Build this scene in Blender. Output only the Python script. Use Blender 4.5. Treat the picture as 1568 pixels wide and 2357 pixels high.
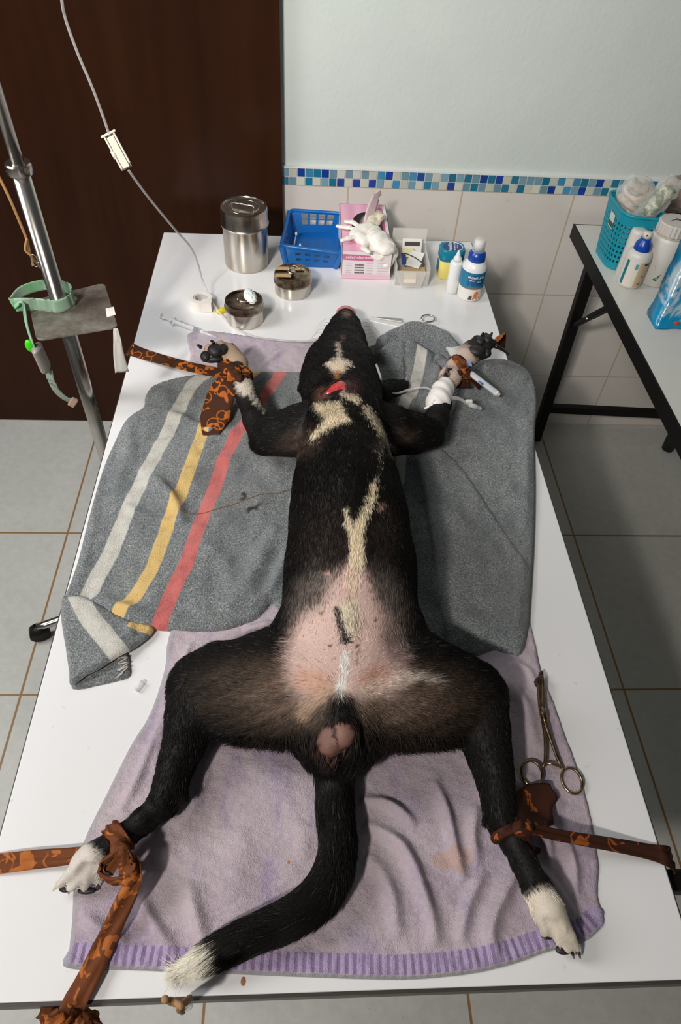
import bpy, math, random
import numpy as np
from mathutils import Vector, Matrix
random.seed(7); RNG = np.random.default_rng(11)
SC = bpy.context.scene
for o in list(bpy.data.objects): bpy.data.objects.remove(o)

# ---------------------------------------------------------------- camera
TZ = 0.70                                    # height of the table top
CAM = np.array([0.0, 0.0, TZ + 0.85])
AR = np.array([0.9982697451565247, -0.032780102861782144, 0.048815783938169925])
AU = np.array([-0.006723868892174842, 0.7611081272772673, 0.6485901696600187])
AF = np.array([0.05841494237134836, 0.647796174308603, -0.7595708071397228])
FPX = 1572.18; CX, CY = 784.0, 1178.5
cd = bpy.data.cameras.new('camera'); cam = bpy.data.objects.new('camera', cd)
SC.collection.objects.link(cam); SC.camera = cam
cam.matrix_world = Matrix(((AR[0], AU[0], -AF[0], CAM[0]), (AR[1], AU[1], -AF[1], CAM[1]),
                           (AR[2], AU[2], -AF[2], CAM[2]), (0, 0, 0, 1)))
cd.sensor_fit = 'VERTICAL'; cd.sensor_height = 36.0; cd.sensor_width = 36.0
cd.lens = 36.0 * FPX / 2357.0
cd.clip_start = 0.02; cd.clip_end = 50
cd.dof.use_dof = False

# ---------------------------------------------------------------- light
w = bpy.data.worlds.new('room_light'); SC.world = w; w.use_nodes = True
bg = w.node_tree.nodes['Background']
bg.inputs[0].default_value = (0.93, 0.97, 1.0, 1); bg.inputs[1].default_value = 0.085
def area(name, loc, target, size, power, col, size_y=None):
    ld = bpy.data.lights.new(name, 'AREA'); ld.size = size
    if size_y: ld.shape = 'RECTANGLE'; ld.size_y = size_y
    ld.energy = power; ld.color = col
    o = bpy.data.objects.new(name, ld); SC.collection.objects.link(o)
    o.location = loc
    o.rotation_euler = (Vector(target) - Vector(loc)).to_track_quat('-Z', 'Y').to_euler()
    return o
area('ceiling_lamp', (-0.86, -0.74, TZ + 1.58), (0.05, 0.85, TZ), 0.13, 29, (1.0, 0.94, 0.87))
wl_ = area('left_fill_light', (-1.75, 0.75, TZ + 1.45), (-0.45, 0.85, TZ - 0.5), 0.8, 20, (0.97, 0.98, 1.0), 1.2); wl_.data.spread = math.radians(120)  # unseen soft fill, added to lift the floor on the left
rl = area('wall_fill_light', (-0.75, -0.95, TZ + 1.75), (-0.10, 1.72, TZ + 0.85), 0.30, 10, (1.0, 0.97, 0.93)); rl.data.spread = math.radians(68)  # unseen fill light, added to brighten the back wall
SC.view_settings.view_transform = 'Standard'; SC.view_settings.look = 'None'
SC.view_settings.gamma = 1.0; SC.view_settings.use_curve_mapping = False
SC.view_settings.exposure = -0.22

# ---------------------------------------------------------------- geometry helpers
def ray(px, py): return AF + (px - CX) / FPX * AR - (py - CY) / FPX * AU
def P(px, py, z=0.0):
    "point seen at a pixel, at height z above the table top"
    v = ray(px, py); return CAM + v * ((TZ + z - CAM[2]) / v[2])
def PY(px, py, y):
    v = ray(px, py); return CAM + v * ((y - CAM[1]) / v[1])
def PD(px, py, d): return CAM + ray(px, py) * d
def proj(X):
    X = np.atleast_2d(X) - CAM; d = X @ AF
    return np.stack([CX + FPX * (X @ AR) / d, CY - FPX * (X @ AU) / d], 1)
def depth(X): return float((np.asarray(X) - CAM) @ AF)
def ppm(X): return FPX / depth(X)
def hz(x, y, py):
    "height above the table at which the vertical through (x,y) is seen at image row py"
    lo, hi = -0.7, 0.8
    for _ in range(40):
        m = (lo + hi) / 2
        if proj([x, y, TZ + m])[0, 1] > py: lo = m
        else: hi = m
    return (lo + hi) / 2
def cr(pts, n=8, closed=False):
    "Catmull-Rom through points (any dimension)"
    p = np.array(pts, float); m = len(p); out = []
    for i in range(m if closed else m - 1):
        if closed: a, b, c, d = p[(i - 1) % m], p[i], p[(i + 1) % m], p[(i + 2) % m]
        else: a, b, c, d = p[max(i - 1, 0)], p[i], p[i + 1], p[min(i + 2, m - 1)]
        for k in range(n):
            t = k / n
            out.append(0.5 * ((2 * b) + (c - a) * t + (2 * a - 5 * b + 4 * c - d) * t * t + (-a + 3 * b - 3 * c + d) * t ** 3))
    if not closed: out.append(p[-1])
    return np.array(out)
def noise3(p, scale, seed=0, octs=3):
    "cheap smooth pseudo-noise, about -1..1"
    r = np.random.default_rng(seed); p = np.asarray(p, float) * scale; out = np.zeros(len(p)); amp = 1.0; tot = 0
    for o in range(octs):
        for k in range(5):
            d = r.normal(size=p.shape[1]); d /= np.linalg.norm(d)
            out += amp * np.sin(p @ d * 6.283 * (0.7 + 0.6 * r.random()) + r.random() * 6.283)
        tot += amp * 1.9; p = p * 2.03; amp *= 0.5
    return out / tot
def sstep(a, b, x):
    t = np.clip((np.asarray(x, float) - a) / (b - a), 0, 1); return t * t * (3 - 2 * t)

class MB:
    "collects shapes into one mesh"
    def __init__(s): s.v = []; s.f = []; s.n = 0
    def add(s, v, f):
        v = np.asarray(v, float); s.v.append(v)
        s.f += [tuple(int(i) + s.n for i in q) for q in f]; s.n += len(v); return s
    def box(s, a, b, M=None):
        a, b = np.minimum(a, b), np.maximum(a, b)
        v = np.array([[x, y, z] for z in (a[2], b[2]) for y in (a[1], b[1]) for x in (a[0], b[0])])
        if M is not None: v = v @ M[0].T + M[1]
        return s.add(v, [(0, 2, 3, 1), (4, 5, 7, 6), (0, 1, 5, 4), (2, 6, 7, 3), (0, 4, 6, 2), (1, 3, 7, 5)])
    def tube(s, pts, r, seg=10, cap=True, ell=None):
        pts = np.array(pts, float); n = len(pts); r = np.ones(n) * r if np.ndim(r) == 0 else np.array(r)
        t = np.gradient(pts, axis=0); t /= np.linalg.norm(t, axis=1)[:, None] + 1e-12
        up = np.array([0, 0, 1.0]) if abs(t[0][2]) < 0.9 else np.array([0, 1.0, 0])
        u = np.cross(up, t[0]); u /= np.linalg.norm(u); V = []
        for i in range(n):
            u = u - t[i] * (u @ t[i]); u /= np.linalg.norm(u); w_ = np.cross(t[i], u)
            for k in range(seg):
                a = 2 * math.pi * k / seg
                ku, kw = (1, 1) if ell is None else ell
                V.append(pts[i] + r[i] * (u * math.cos(a) * ku + w_ * math.sin(a) * kw))
        F = [(i * seg + k, i * seg + (k + 1) % seg, (i + 1) * seg + (k + 1) % seg, (i + 1) * seg + k) for i in range(n - 1) for k in range(seg)]
        if cap: F += [tuple(range(seg))[::-1], tuple((n - 1) * seg + k for k in range(seg))]
        return s.add(V, F)
    def lathe(s, prof, c, seg=48, cap=True, M=None):
        "prof: (radius, z) list; M: 3x3 turns the local axis"
        V = []; n = len(prof)
        for r, z in prof:
            for k in range(seg):
                a = 2 * math.pi * k / seg; V.append((r * math.cos(a), r * math.sin(a), z))
        V = np.array(V)
        if M is not None: V = V @ np.asarray(M).T
        V = V + np.asarray(c, float)
        F = [(i * seg + k, i * seg + (k + 1) % seg, (i + 1) * seg + (k + 1) % seg, (i + 1) * seg + k) for i in range(n - 1) for k in range(seg)]
        if cap: F += [tuple(range(seg))[::-1], tuple((n - 1) * seg + k for k in range(seg))]
        return s.add(V, F)
    def ball(s, c, r, seg=20, rings=12, M=None):
        V = []; r = np.ones(3) * r
        for i in range(1, rings):
            th = math.pi * i / rings
            for k in range(seg):
                a = 2 * math.pi * k / seg; V.append((math.sin(th) * math.cos(a), math.sin(th) * math.sin(a), math.cos(th)))
        V += [(0, 0, 1), (0, 0, -1)]; V = np.array(V) * r
        if M is not None: V = V @ np.asarray(M).T
        V = V + np.asarray(c, float); m = rings - 1
        F = [(i * seg + k, (i + 1) * seg + k, (i + 1) * seg + (k + 1) % seg, i * seg + (k + 1) % seg) for i in range(m - 1) for k in range(seg)]
        F += [(m * seg, k, (k + 1) % seg) for k in range(seg)] + [(m * seg + 1, (m - 1) * seg + (k + 1) % seg, (m - 1) * seg + k) for k in range(seg)]
        return s.add(V, F)
    def ribbon(s, pts, wid, th=0.0012, side=None, nrm=None, wrinkle=0.0, cols=7, seed=1):
        "a cloth strip with thickness; side = per-point width direction"
        pts = np.array(pts, float); n = len(pts); wid = np.ones(n) * wid if np.ndim(wid) == 0 else np.array(wid)
        t = np.gradient(pts, axis=0); t /= np.linalg.norm(t, axis=1)[:, None] + 1e-12
        top = []; bot = []
        for i in range(n):
            if side is not None: sd = np.array(side[i] if np.ndim(side) == 2 else side, float)
            else: sd = np.cross(t[i], (0, 0, 1.0))
            sd = sd - t[i] * (sd @ t[i]); sd /= np.linalg.norm(sd) + 1e-12
            nn = np.cross(sd, t[i])
            if nrm is None and nn[2] < 0: nn = -nn
            for c in range(cols):
                u = c / (cols - 1) * 2 - 1
                wv = wrinkle * (math.sin(u * 5.0 + i * 0.21 + seed) + 0.5 * math.sin(u * 9 - i * 0.37 + seed))
                q = pts[i] + sd * u * wid[i] / 2 + nn * (wv + th)
                top.append(q); bot.append(q - nn * th)
        a = n * cols; F = []
        for i in range(n - 1):
            for c in range(cols - 1):
                q = (i * cols + c, i * cols + c + 1, (i + 1) * cols + c + 1, (i + 1) * cols + c); F.append(q)
                F.append(tuple(a + k for k in q[::-1]))
            for c in (0, cols - 1):
                q = (i * cols + c, (i + 1) * cols + c, a + (i + 1) * cols + c, a + i * cols + c); F.append(q if c == 0 else q[::-1])
        for i in (0, n - 1):
            for c in range(cols - 1):
                q = (i * cols + c, i * cols + c + 1, a + i * cols + c + 1, a + i * cols + c); F.append(q[::-1] if i == 0 else q)
        return s.add(top + bot, F)
    def prism(s, poly, z0, z1):
        n = len(poly); V = [(x, y, z0) for x, y in poly] + [(x, y, z1) for x, y in poly]
        F = [tuple(range(n))[::-1], tuple(range(n, 2 * n))] + [(i, (i + 1) % n, n + (i + 1) % n, n + i) for i in range(n)]
        return s.add(V, F)

def setp(o, label=None, cat=None, group=None, kind=None):
    if label: o['label'] = label
    if cat: o['category'] = cat
    if group: o['group'] = group
    if kind: o['kind'] = kind
    return o
def thing(name, loc, label, cat, group=None):
    o = bpy.data.objects.new(name, None); SC.collection.objects.link(o)
    o.empty_display_size = 0.02; o.location = [float(c) for c in loc]
    return setp(o, label, cat, group)
def build(name, mb, mat, parent=None, smooth=True, label=None, cat=None, group=None, kind=None, bevel=0, attrs=None, flat_angle=None, subsurf=0):
    V = np.concatenate(mb.v) if isinstance(mb, MB) else np.asarray(mb[0], float)
    F = mb.f if isinstance(mb, MB) else mb[1]
    me = bpy.data.meshes.new(name); off = np.zeros(3)
    if parent is None:
        off = np.array([(V[:, 0].min() + V[:, 0].max()) / 2, (V[:, 1].min() + V[:, 1].max()) / 2, V[:, 2].min()])
    if isinstance(F, np.ndarray):
        me.vertices.add(len(V)); me.vertices.foreach_set('co', (V - off).astype(np.float32).ravel())
        me.loops.add(F.size); me.loops.foreach_set('vertex_index', F.astype(np.int32).ravel())
        me.polygons.add(len(F)); me.polygons.foreach_set('loop_start', (np.arange(len(F)) * F.shape[1]).astype(np.int32))
        me.update(calc_edges=True); me.validate()
    else: me.from_pydata([tuple(q) for q in (V - off)], [], F); me.update()
    if smooth: me.polygons.foreach_set('use_smooth', [True] * len(me.polygons))
    if attrs:
        for k, a in attrs.items():
            a = np.asarray(a, np.float32)
            if a.ndim == 1: at = me.attributes.new(k, 'FLOAT', 'POINT'); at.data.foreach_set('value', a)
            else:
                at = me.attributes.new(k, 'FLOAT_COLOR', 'POINT')
                at.data.foreach_set('color', np.concatenate([a, np.ones((len(a), 1), np.float32)], 1).ravel())
    me.materials.append(mat)
    o = bpy.data.objects.new(name, me); SC.collection.objects.link(o)
    if parent is None: o.location = off
    else:
        o.parent = parent; root = parent; q = Vector((0, 0, 0))
        while root is not None: q += root.location; root = root.parent
        o.location = -q if parent.parent is None else Vector((0, 0, 0))
    setp(o, label, cat, group, kind)
    if bevel:
        m = o.modifiers.new('bevel', 'BEVEL'); m.width = bevel; m.segments = 2; m.limit_method = 'ANGLE'; m.angle_limit = math.radians(40)
    if subsurf:
        m = o.modifiers.new('sub', 'SUBSURF'); m.levels = subsurf; m.render_levels = subsurf
    if smooth and flat_angle is not None:
        try: me.set_sharp_from_angle(angle=math.radians(flat_angle))
        except Exception: pass
    return o
def text_mesh(s, size, fn, extr=0.0, align='CENTER', bold=False):
    "flat letters as (verts, faces); fn maps letter-plane (x, y) to a point"
    cu = bpy.data.curves.new('t', 'FONT'); cu.body = s; cu.size = size; cu.align_x = align; cu.resolution_u = 2
    if bold: cu.offset = size * 0.02
    o = bpy.data.objects.new('t', cu); SC.collection.objects.link(o)
    dg = bpy.context.evaluated_depsgraph_get(); me = bpy.data.meshes.new_from_object(o.evaluated_get(dg))
    V = np.array([v.co[:] for v in me.vertices]); F = [tuple(p.vertices) for p in me.polygons]
    bpy.data.objects.remove(o); bpy.data.curves.remove(cu); bpy.data.meshes.remove(me)
    if len(V) == 0: return np.zeros((0, 3)), []
    return np.array([fn(a[0], a[1]) for a in V]), F

# ---------------------------------------------------------------- material helpers
class NT:
    def __init__(s, name):
        s.m = bpy.data.materials.new(name); s.m.use_nodes = True; s.t = s.m.node_tree; s.b = s.t.nodes['Principled BSDF']
    def n(s, typ, **kw):
        nd = s.t.nodes.new(typ)
        for k, v in kw.items(): setattr(nd, k, v)
        return nd
    def link(s, a, b): s.t.links.new(a, b)
    def inp(s, nd, i, v):
        if hasattr(v, 'is_linked') or isinstance(v, bpy.types.NodeSocket): s.link(v, nd.inputs[i])
        elif v is not None: nd.inputs[i].default_value = v
    def math(s, op, a, b=None, c=None, clamp=False):
        nd = s.n('ShaderNodeMath', operation=op, use_clamp=clamp); s.inp(nd, 0, a)
        if b is not None: s.inp(nd, 1, b)
        if c is not None: s.inp(nd, 2, c)
        return nd.outputs[0]
    def ss(s, a, b, x):
        nd = s.n('ShaderNodeMapRange', interpolation_type='SMOOTHSTEP'); s.inp(nd, 0, x)
        nd.inputs[1].default_value = a; nd.inputs[2].default_value = b; return nd.outputs[0]
    def mix(s, f, a, b, mode='MIX'):
        nd = s.n('ShaderNodeMix', data_type='RGBA', blend_type=mode); s.inp(nd, 0, f)
        for i, c in ((6, a), (7, b)):
            if isinstance(c, tuple) and len(c) == 3: c = c + (1,)
            s.inp(nd, i, c)
        return nd.outputs[2]
    def noise(s, scale, detail=3, rough=0.5, vec=None, out=0, dist=0):
        nd = s.n('ShaderNodeTexNoise'); nd.inputs['Scale'].default_value = scale; nd.inputs['Detail'].default_value = detail
        nd.inputs['Roughness'].default_value = rough; nd.inputs['Distortion'].default_value = dist
        s.link(vec if vec is not None else s.pos(), nd.inputs['Vector'])
        return nd.outputs[out]
    def pos(s): return s.n('ShaderNodeNewGeometry').outputs['Position']
    def obj(s): return s.n('ShaderNodeTexCoord').outputs['Object']
    def attr(s, name, fac=True):
        nd = s.n('ShaderNodeAttribute', attribute_name=name); return nd.outputs['Fac' if fac else 'Color']
    def ramp(s, f, stops, interp='LINEAR'):
        nd = s.n('ShaderNodeValToRGB'); s.inp(nd, 0, f); cr_ = nd.color_ramp; cr_.interpolation = interp
        while len(cr_.elements) > 1: cr_.elements.remove(cr_.elements[-1])
        cr_.elements[0].position = stops[0][0]; cr_.elements[0].color = stops[0][1] + (1,)
        for p_, c in stops[1:]: e = cr_.elements.new(p_); e.color = c + (1,)
        return nd.outputs[0]
    def set(s, **kw):
        al = dict(col='Base Color', rough='Roughness', metal='Metallic', spec='Specular IOR Level', trans='Transmission Weight', ior='IOR',
                  alpha='Alpha', sheen='Sheen Weight', coat='Coat Weight', sss='Subsurface Weight', croug='Coat Roughness')
        for k, v in kw.items():
            if isinstance(v, tuple) and len(v) == 3: v = v + (1,)
            s.inp(s.b, al[k], v)
        return s
    def bump(s, h, strength=0.3, dist=0.002):
        nd = s.n('ShaderNodeBump'); nd.inputs['Strength'].default_value = strength; nd.inputs['Distance'].default_value = dist
        s.link(h, nd.inputs['Height']); s.link(nd.outputs[0], s.b.inputs['Normal']); return s
def simple(name, col, rough=0.5, metal=0.0, **kw):
    t = NT(name); t.set(col=col, rough=rough, metal=metal, **kw)
    if metal < 0.5 and 'trans' not in kw:      # slight unevenness
        t.set(col=t.mix(t.math('MULTIPLY', t.noise(60, 3), 0.25), tuple(col), tuple(c * 0.8 for c in col)))
    return t.m
# ================================================================= the room
WY = 1.735; DYF = 1.706
def grid_lines(t, coord, x0, s_, w_, soft=0.0012):
    f = t.math('FRACT', t.math('DIVIDE', t.math('SUBTRACT', coord, x0), s_))
    d = t.math('MULTIPLY', t.math('MINIMUM', f, t.math('SUBTRACT', 1.0, f)), s_)
    return t.math('SUBTRACT', 1.0, t.ss(w_ / 2, w_ / 2 + soft, d))
# floor
t = NT('floor_tiles'); sep = t.n('ShaderNodeSeparateXYZ'); t.link(t.pos(), sep.inputs[0])
lx = grid_lines(t, sep.outputs[0], -0.660, 0.490, 0.004); ly = grid_lines(t, sep.outputs[1], 0.745, 0.492, 0.004)
g = t.math('MAXIMUM', lx, ly)
n1 = t.noise(3.0, 5, 0.6); n2 = t.noise(45, 4, 0.65); n3 = t.noise(260, 2)
base = t.ramp(t.math('ADD', t.math('MULTIPLY', n1, 0.55), t.math('MULTIPLY', n2, 0.45)), [(0.3, (0.42, 0.42, 0.385)), (0.7, (0.58, 0.575, 0.53))])
base = t.mix(t.math('MULTIPLY', t.math('GREATER_THAN', n3, 0.71), 0.35), base, (0.16, 0.13, 0.1))
t.set(col=t.mix(g, base, (0.27, 0.15, 0.06)), rough=0.42, spec=0.35)
t.bump(t.math('SUBTRACT', t.math('MULTIPLY', n2, 0.12), g), 0.35, 0.0015)
build('floor', MB().box((-2.6, -1.6, -0.05), (2.8, WY + 0.1, 0)), t.m, smooth=False, kind='structure')
# painted wall
t = NT('wall_paint'); nb = t.noise(2.2, 6, 0.6); nf = t.noise(90, 4)
c = t.ramp(nb, [(0.25, (0.55, 0.60, 0.57)), (0.75, (0.63, 0.675, 0.635))])
spk = t.ss(0.70, 0.74, t.noise(38, 3, 0.6)); c = t.mix(t.math('MULTIPLY', spk, 0.35), c, (0.33, 0.34, 0.31))
t.set(col=c, rough=0.55, spec=0.3); t.bump(t.math('ADD', t.math('MULTIPLY', nf, 0.4), t.noise(11, 4)), 0.35, 0.004)
build('wall_back', MB().box((-2.6, WY, 0), (2.8, WY + 0.1, 2.7)), t.m, smooth=False, kind='structure')
# tile dado (8 mm proud) and mosaic border
TF = WY - 0.008
ztop = PY(800, 391, TF)[2]; zmos = PY(803, 430, TF)[2]; zrow = PY(1200, 681, TF)[2]; zr2 = PY(1360, 867, TF)[2]
gx = [PY(802.4, 431, TF)[0], PY(1066.5, 443, TF)[0], PY(1322, 455, TF)[0]]
sx = (gx[2] - gx[0]) / 2; sz = (zmos - zr2) / 2
t = NT('wall_tile'); sep = t.n('ShaderNodeSeparateXYZ'); t.link(t.pos(), sep.inputs[0])
g = t.math('MAXIMUM', grid_lines(t, sep.outputs[0], gx[0], sx, 0.003), grid_lines(t, sep.outputs[2], zmos, sz, 0.003))
c = t.ramp(t.noise(4, 4), [(0.3, (0.63, 0.585, 0.54)), (0.7, (0.69, 0.645, 0.60))])
c = t.mix(t.ss(0.66, 0.72, t.noise(14, 5, 0.7)), c, (0.56, 0.50, 0.44))
t.set(col=t.mix(g, c, (0.52, 0.42, 0.32)), rough=0.22, spec=0.5); t.bump(t.math('SUBTRACT', t.math('MULTIPLY', t.noise(5, 2), 0.3), g), 0.35, 0.001)
build('trim_1', MB().box((-2.6, TF, 0), (2.8, WY + 0.01, zmos)), t.m, smooth=False, kind='structure')
mgrout = simple('mosaic_grout', (0.72, 0.70, 0.66), 0.6)
tr2 = build('trim_2', MB().box((-2.6, TF, zmos), (2.8, WY + 0.01, ztop + 0.002)), mgrout, smooth=False, kind='structure')
TOP = "GCNBTNGCGC" + "GCBNCGBNGCGTGTGNTNCTGGGTCBC" + "BTGN" + "CTGCGBTCNGCTGC"
BOT = "TGCTCGTNCNC" + "NGCBCGCTGCNCGTGCGTCTCCGNCB" + "GNCGT" + "CGBCTCNGCTGCB"
CC = dict(G=(0.16, 0.30, 0.37), C=(0.56, 0.57, 0.48), N=(0.008, 0.045, 0.27), B=(0.05, 0.24, 0.42), T=(0.015, 0.16, 0.26))
mp = 0.0196 * (TF / 1.708); x0 = PY(656, 405, TF)[0]; hz_ = (ztop - zmos) / 2
t = NT('mosaic_glass'); t.set(col=t.attr('col', False), rough=0.12, spec=0.6); mos = t.m
mb = MB(); cols = []
for r_, seq in enumerate((TOP, BOT)):
    for i, ch in enumerate(seq):
        cx = x0 + (i - (0 if r_ == 0 else 0.03)) * mp; cz = ztop - hz_ * (r_ + 0.5)
        s_ = mp * 0.44; mb.box((cx - s_, TF - 0.0022, cz - hz_ * .44), (cx + s_, TF + 0.001, cz + hz_ * .44))
        cols += [np.array(CC[ch]) * random.uniform(0.85, 1.15)] * 8
o = build('mosaic_tiles', mb, mos, parent=tr2, smooth=False, attrs={'col': np.array(cols)})
build('trim_3', MB().box((-2.6, TF - 0.002, ztop), (2.8, WY + 0.005, ztop + 0.004)), simple('white_trim', (0.74, 0.75, 0.73), 0.4), smooth=False, kind='structure')
# brown door panel
dx = PY(648, 300, DYF)[0]
t = NT('brown_door'); nb = t.noise(1.7, 4, 0.5)
mp_ = t.n('ShaderNodeMapping'); mp_.inputs['Scale'].default_value = (9, 9, 0.8); t.link(t.pos(), mp_.inputs[0])
c = t.ramp(t.math('ADD', t.math('MULTIPLY', nb, 0.5), t.math('MULTIPLY', t.noise(2.5, 5, 0.6, mp_.outputs[0]), 0.5)), [(0.3, (0.017, 0.0052, 0.0019)), (0.7, (0.036, 0.0115, 0.0042))])
scr = t.n('ShaderNodeMapping'); scr.inputs['Scale'].default_value = (60, 60, 24); scr.inputs['Rotation'].default_value = (0, 0.4, 0); t.link(t.pos(), scr.inputs[0])
chip = t.ss(0.755, 0.80, t.noise(0.9, 3, 0.7, scr.outputs[0]))
t.set(col=t.mix(t.math('MULTIPLY', chip, 0.6), c, (0.22, 0.10, 0.045)), rough=0.33, spec=0.13); t.bump(t.noise(30, 4), 0.08, 0.002)
d1 = build('door_1', MB().box((-2.6, DYF, 0.002), (dx, WY - 0.008, 2.55)), t.m, smooth=False, kind='structure', bevel=0.002)

# ================================================================= the examination table
XL, XR, YF, YB = -0.340, 0.4253, 0.0795, 1.624
tab = thing('examination_table', (0.04, 0.85, 0), 'long white laminate table carrying the sleeping dog', 'table')
t = NT('white_laminate')
c = t.ramp(t.noise(2.5, 5), [(0.3, (0.76, 0.75, 0.745)), (0.7, (0.80, 0.79, 0.785))])
c = t.mix(t.ss(0.70, 0.76, t.noise(70, 2)), c, (0.7, 0.68, 0.66))
t.set(col=c, rough=0.16, spec=0.5); t.inp(t.b, 'Roughness', t.math('ADD', 0.12, t.math('MULTIPLY', t.noise(9, 5), 0.12)))
laminate = t.m
build('table_top', MB().box((XL, YF, TZ - 0.022), (XR, YB, TZ)), laminate, tab, smooth=False, bevel=0.0015)
blackm = simple('black_paint', (0.004, 0.0035, 0.003), 0.5, spec=0.25)
e = MB()
e.box((XL, YF - 0.0035, TZ - 0.026), (XR, YF - 0.0003, TZ - 0.0015)); e.box((XL, YB + .0003, TZ - 0.026), (XR, YB + 0.003, TZ - 0.0015))
e.box((XL - 0.002, YF, TZ - 0.026), (XL - .0003, YB, TZ - 0.003)); e.box((XR + .0003, YF, TZ - 0.026), (XR + 0.002, YB, TZ - 0.003))
build('edge_band', e, simple('edge_grey', (0.05, 0.04, 0.035), 0.4), tab, smooth=False)
for sx_ in (XL + 0.06, XR - 0.06):
    for sy in (YF + 0.18, YB - 0.12):
        build('leg', MB().box((sx_ - 0.014, sy - 0.014, 0), (sx_ + 0.014, sy + 0.014, TZ - 0.024)), blackm, tab, smooth=False, bevel=0.003)
build('under_frame', MB().box((XL + 0.05, YF + 0.17, TZ - 0.05), (XL + 0.075, YB - 0.1, TZ - 0.0225)).box((XR - 0.075, YF + 0.17, TZ - 0.05), (XR - 0.05, YB - 0.1, TZ - 0.0225))
      .box((XL + 0.05, YF + 0.17, TZ - 0.05), (XR - 0.05, YF + 0.195, TZ - 0.0225)), blackm, tab, smooth=False)
# small hook under the right edge
q = P(1560, 2028, -0.03)
build('edge_clip', MB().box(q + (-0.02, -0.012, -0.02), q + (0.02, 0.012, 0.008)), blackm, tab, smooth=False, bevel=0.004)

# ================================================================= the side table on the right
RZ = 0.02
RX = P(1321, 516, RZ)[0]; RYB = P(1321, 516, RZ)[1]
st = thing('folding_table', (RX + 0.35, 1.3, 0), 'white topped folding side table with black metal rim and legs', 'table')
TZ2 = TZ + RZ
side_lam = NT('grey_laminate'); side_lam.set(col=side_lam.ramp(side_lam.noise(3, 4), [(0.3, (0.60, 0.60, 0.555)), (0.7, (0.66, 0.65, 0.60))]), rough=0.3)
build('table_top', MB().box((RX + 0.003, 0.45, TZ2 - 0.02), (RX + 0.72, RYB - 0.003, TZ2)), side_lam.m, st, smooth=False)
r_ = MB(); r_.box((RX - 0.001, 0.45, TZ2 - 0.034), (RX + 0.0028, RYB, TZ2 + 0.001)); r_.box((RX, RYB - 0.0028, TZ2 - 0.034), (RX + 0.72, RYB, TZ2 + 0.0005))
r_.box((RX + 0.0028, 0.45, TZ2 - 0.034), (RX + 0.02, RYB - 0.003, TZ2 - 0.0205))
build('rim', r_, blackm, st, smooth=False)
la = P(1356, 598, RZ - 0.03); lb = P(1232, 1012, -0.70)
lb = np.array([P(1232, 1012, -0.69)[0], P(1232, 1012, -0.69)[1], 0.012]); la = np.array([la[0] + 0.012, la[1], TZ2 - 0.03])
def bar(mb_, a, b, wx, wy, up=(0, 1, 0)):
    a, b = np.array(a, float), np.array(b, float); z = b - a; L = np.linalg.norm(z); z /= L
    x = np.cross(np.array(up, float), z); x /= np.linalg.norm(x); y = np.cross(z, x)
    return mb_.box((-wx / 2, -wy / 2, 0), (wx / 2, wy / 2, L), (np.stack([x, y, z], 1), a))
leg = build('leg', bar(MB(), la, lb, 0.030, 0.026), blackm, st, smooth=False, bevel=0.003)
lb2 = np.array([P(1541, 1025, -0.68)[0], P(1541, 1025, -0.68)[1], 0.035]); la2 = np.array([la[0] + (lb2[0] - lb[0]) * 1.0, la[1], TZ2 - 0.03])
build('leg', bar(MB(), la2, lb2, 0.028, 0.024), blackm, st, smooth=False, bevel=0.003)
build('foot_cap', MB().tube([lb2 + (0, 0, 0.05), lb2 + (0, 0, 0.01), lb2 + (0, 0, -0.03)], [0.019, 0.022, 0.019], 16), simple('black_rubber', (0.006, 0.006, 0.006), 0.6), st)
def at_leg(a, b, z): k = (z - a[2]) / (b[2] - a[2]); return a + (b - a) * k
zc = None
for k in np.linspace(0.05, 0.6, 200):
    if proj(at_leg(la, lb, k))[0, 1] > 938: zc = k
build('cross_bar', bar(MB(), at_leg(la, lb, zc), at_leg(la2, lb2, zc), 0.024, 0.024, (0, 0, 1)), blackm, st, smooth=False, bevel=0.003)
br0 = None
for k in np.linspace(0.3, 0.69, 300):
    if proj(at_leg(la, lb, k))[0, 1] > 752: br0 = at_leg(la, lb, k)
br1 = P(1402, 702, RZ - 0.03); br1 = np.array([RX + 0.02, br1[1], TZ2 - 0.03]); mid = (br0 + br1) / 2
build('brace', bar(bar(MB(), br0, mid + (br1 - br0) * 0.06, 0.014, 0.012), mid, br1, 0.020, 0.012), blackm, st, smooth=False, bevel=0.002)
sm = simple('steel_bolt', (0.6, 0.6, 0.6), 0.3, 1.0)
for a in (br0, mid): build('bolt', MB().ball(a + (-0.012, -0.008, 0), 0.0035, 10, 6), sm, st)
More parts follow.
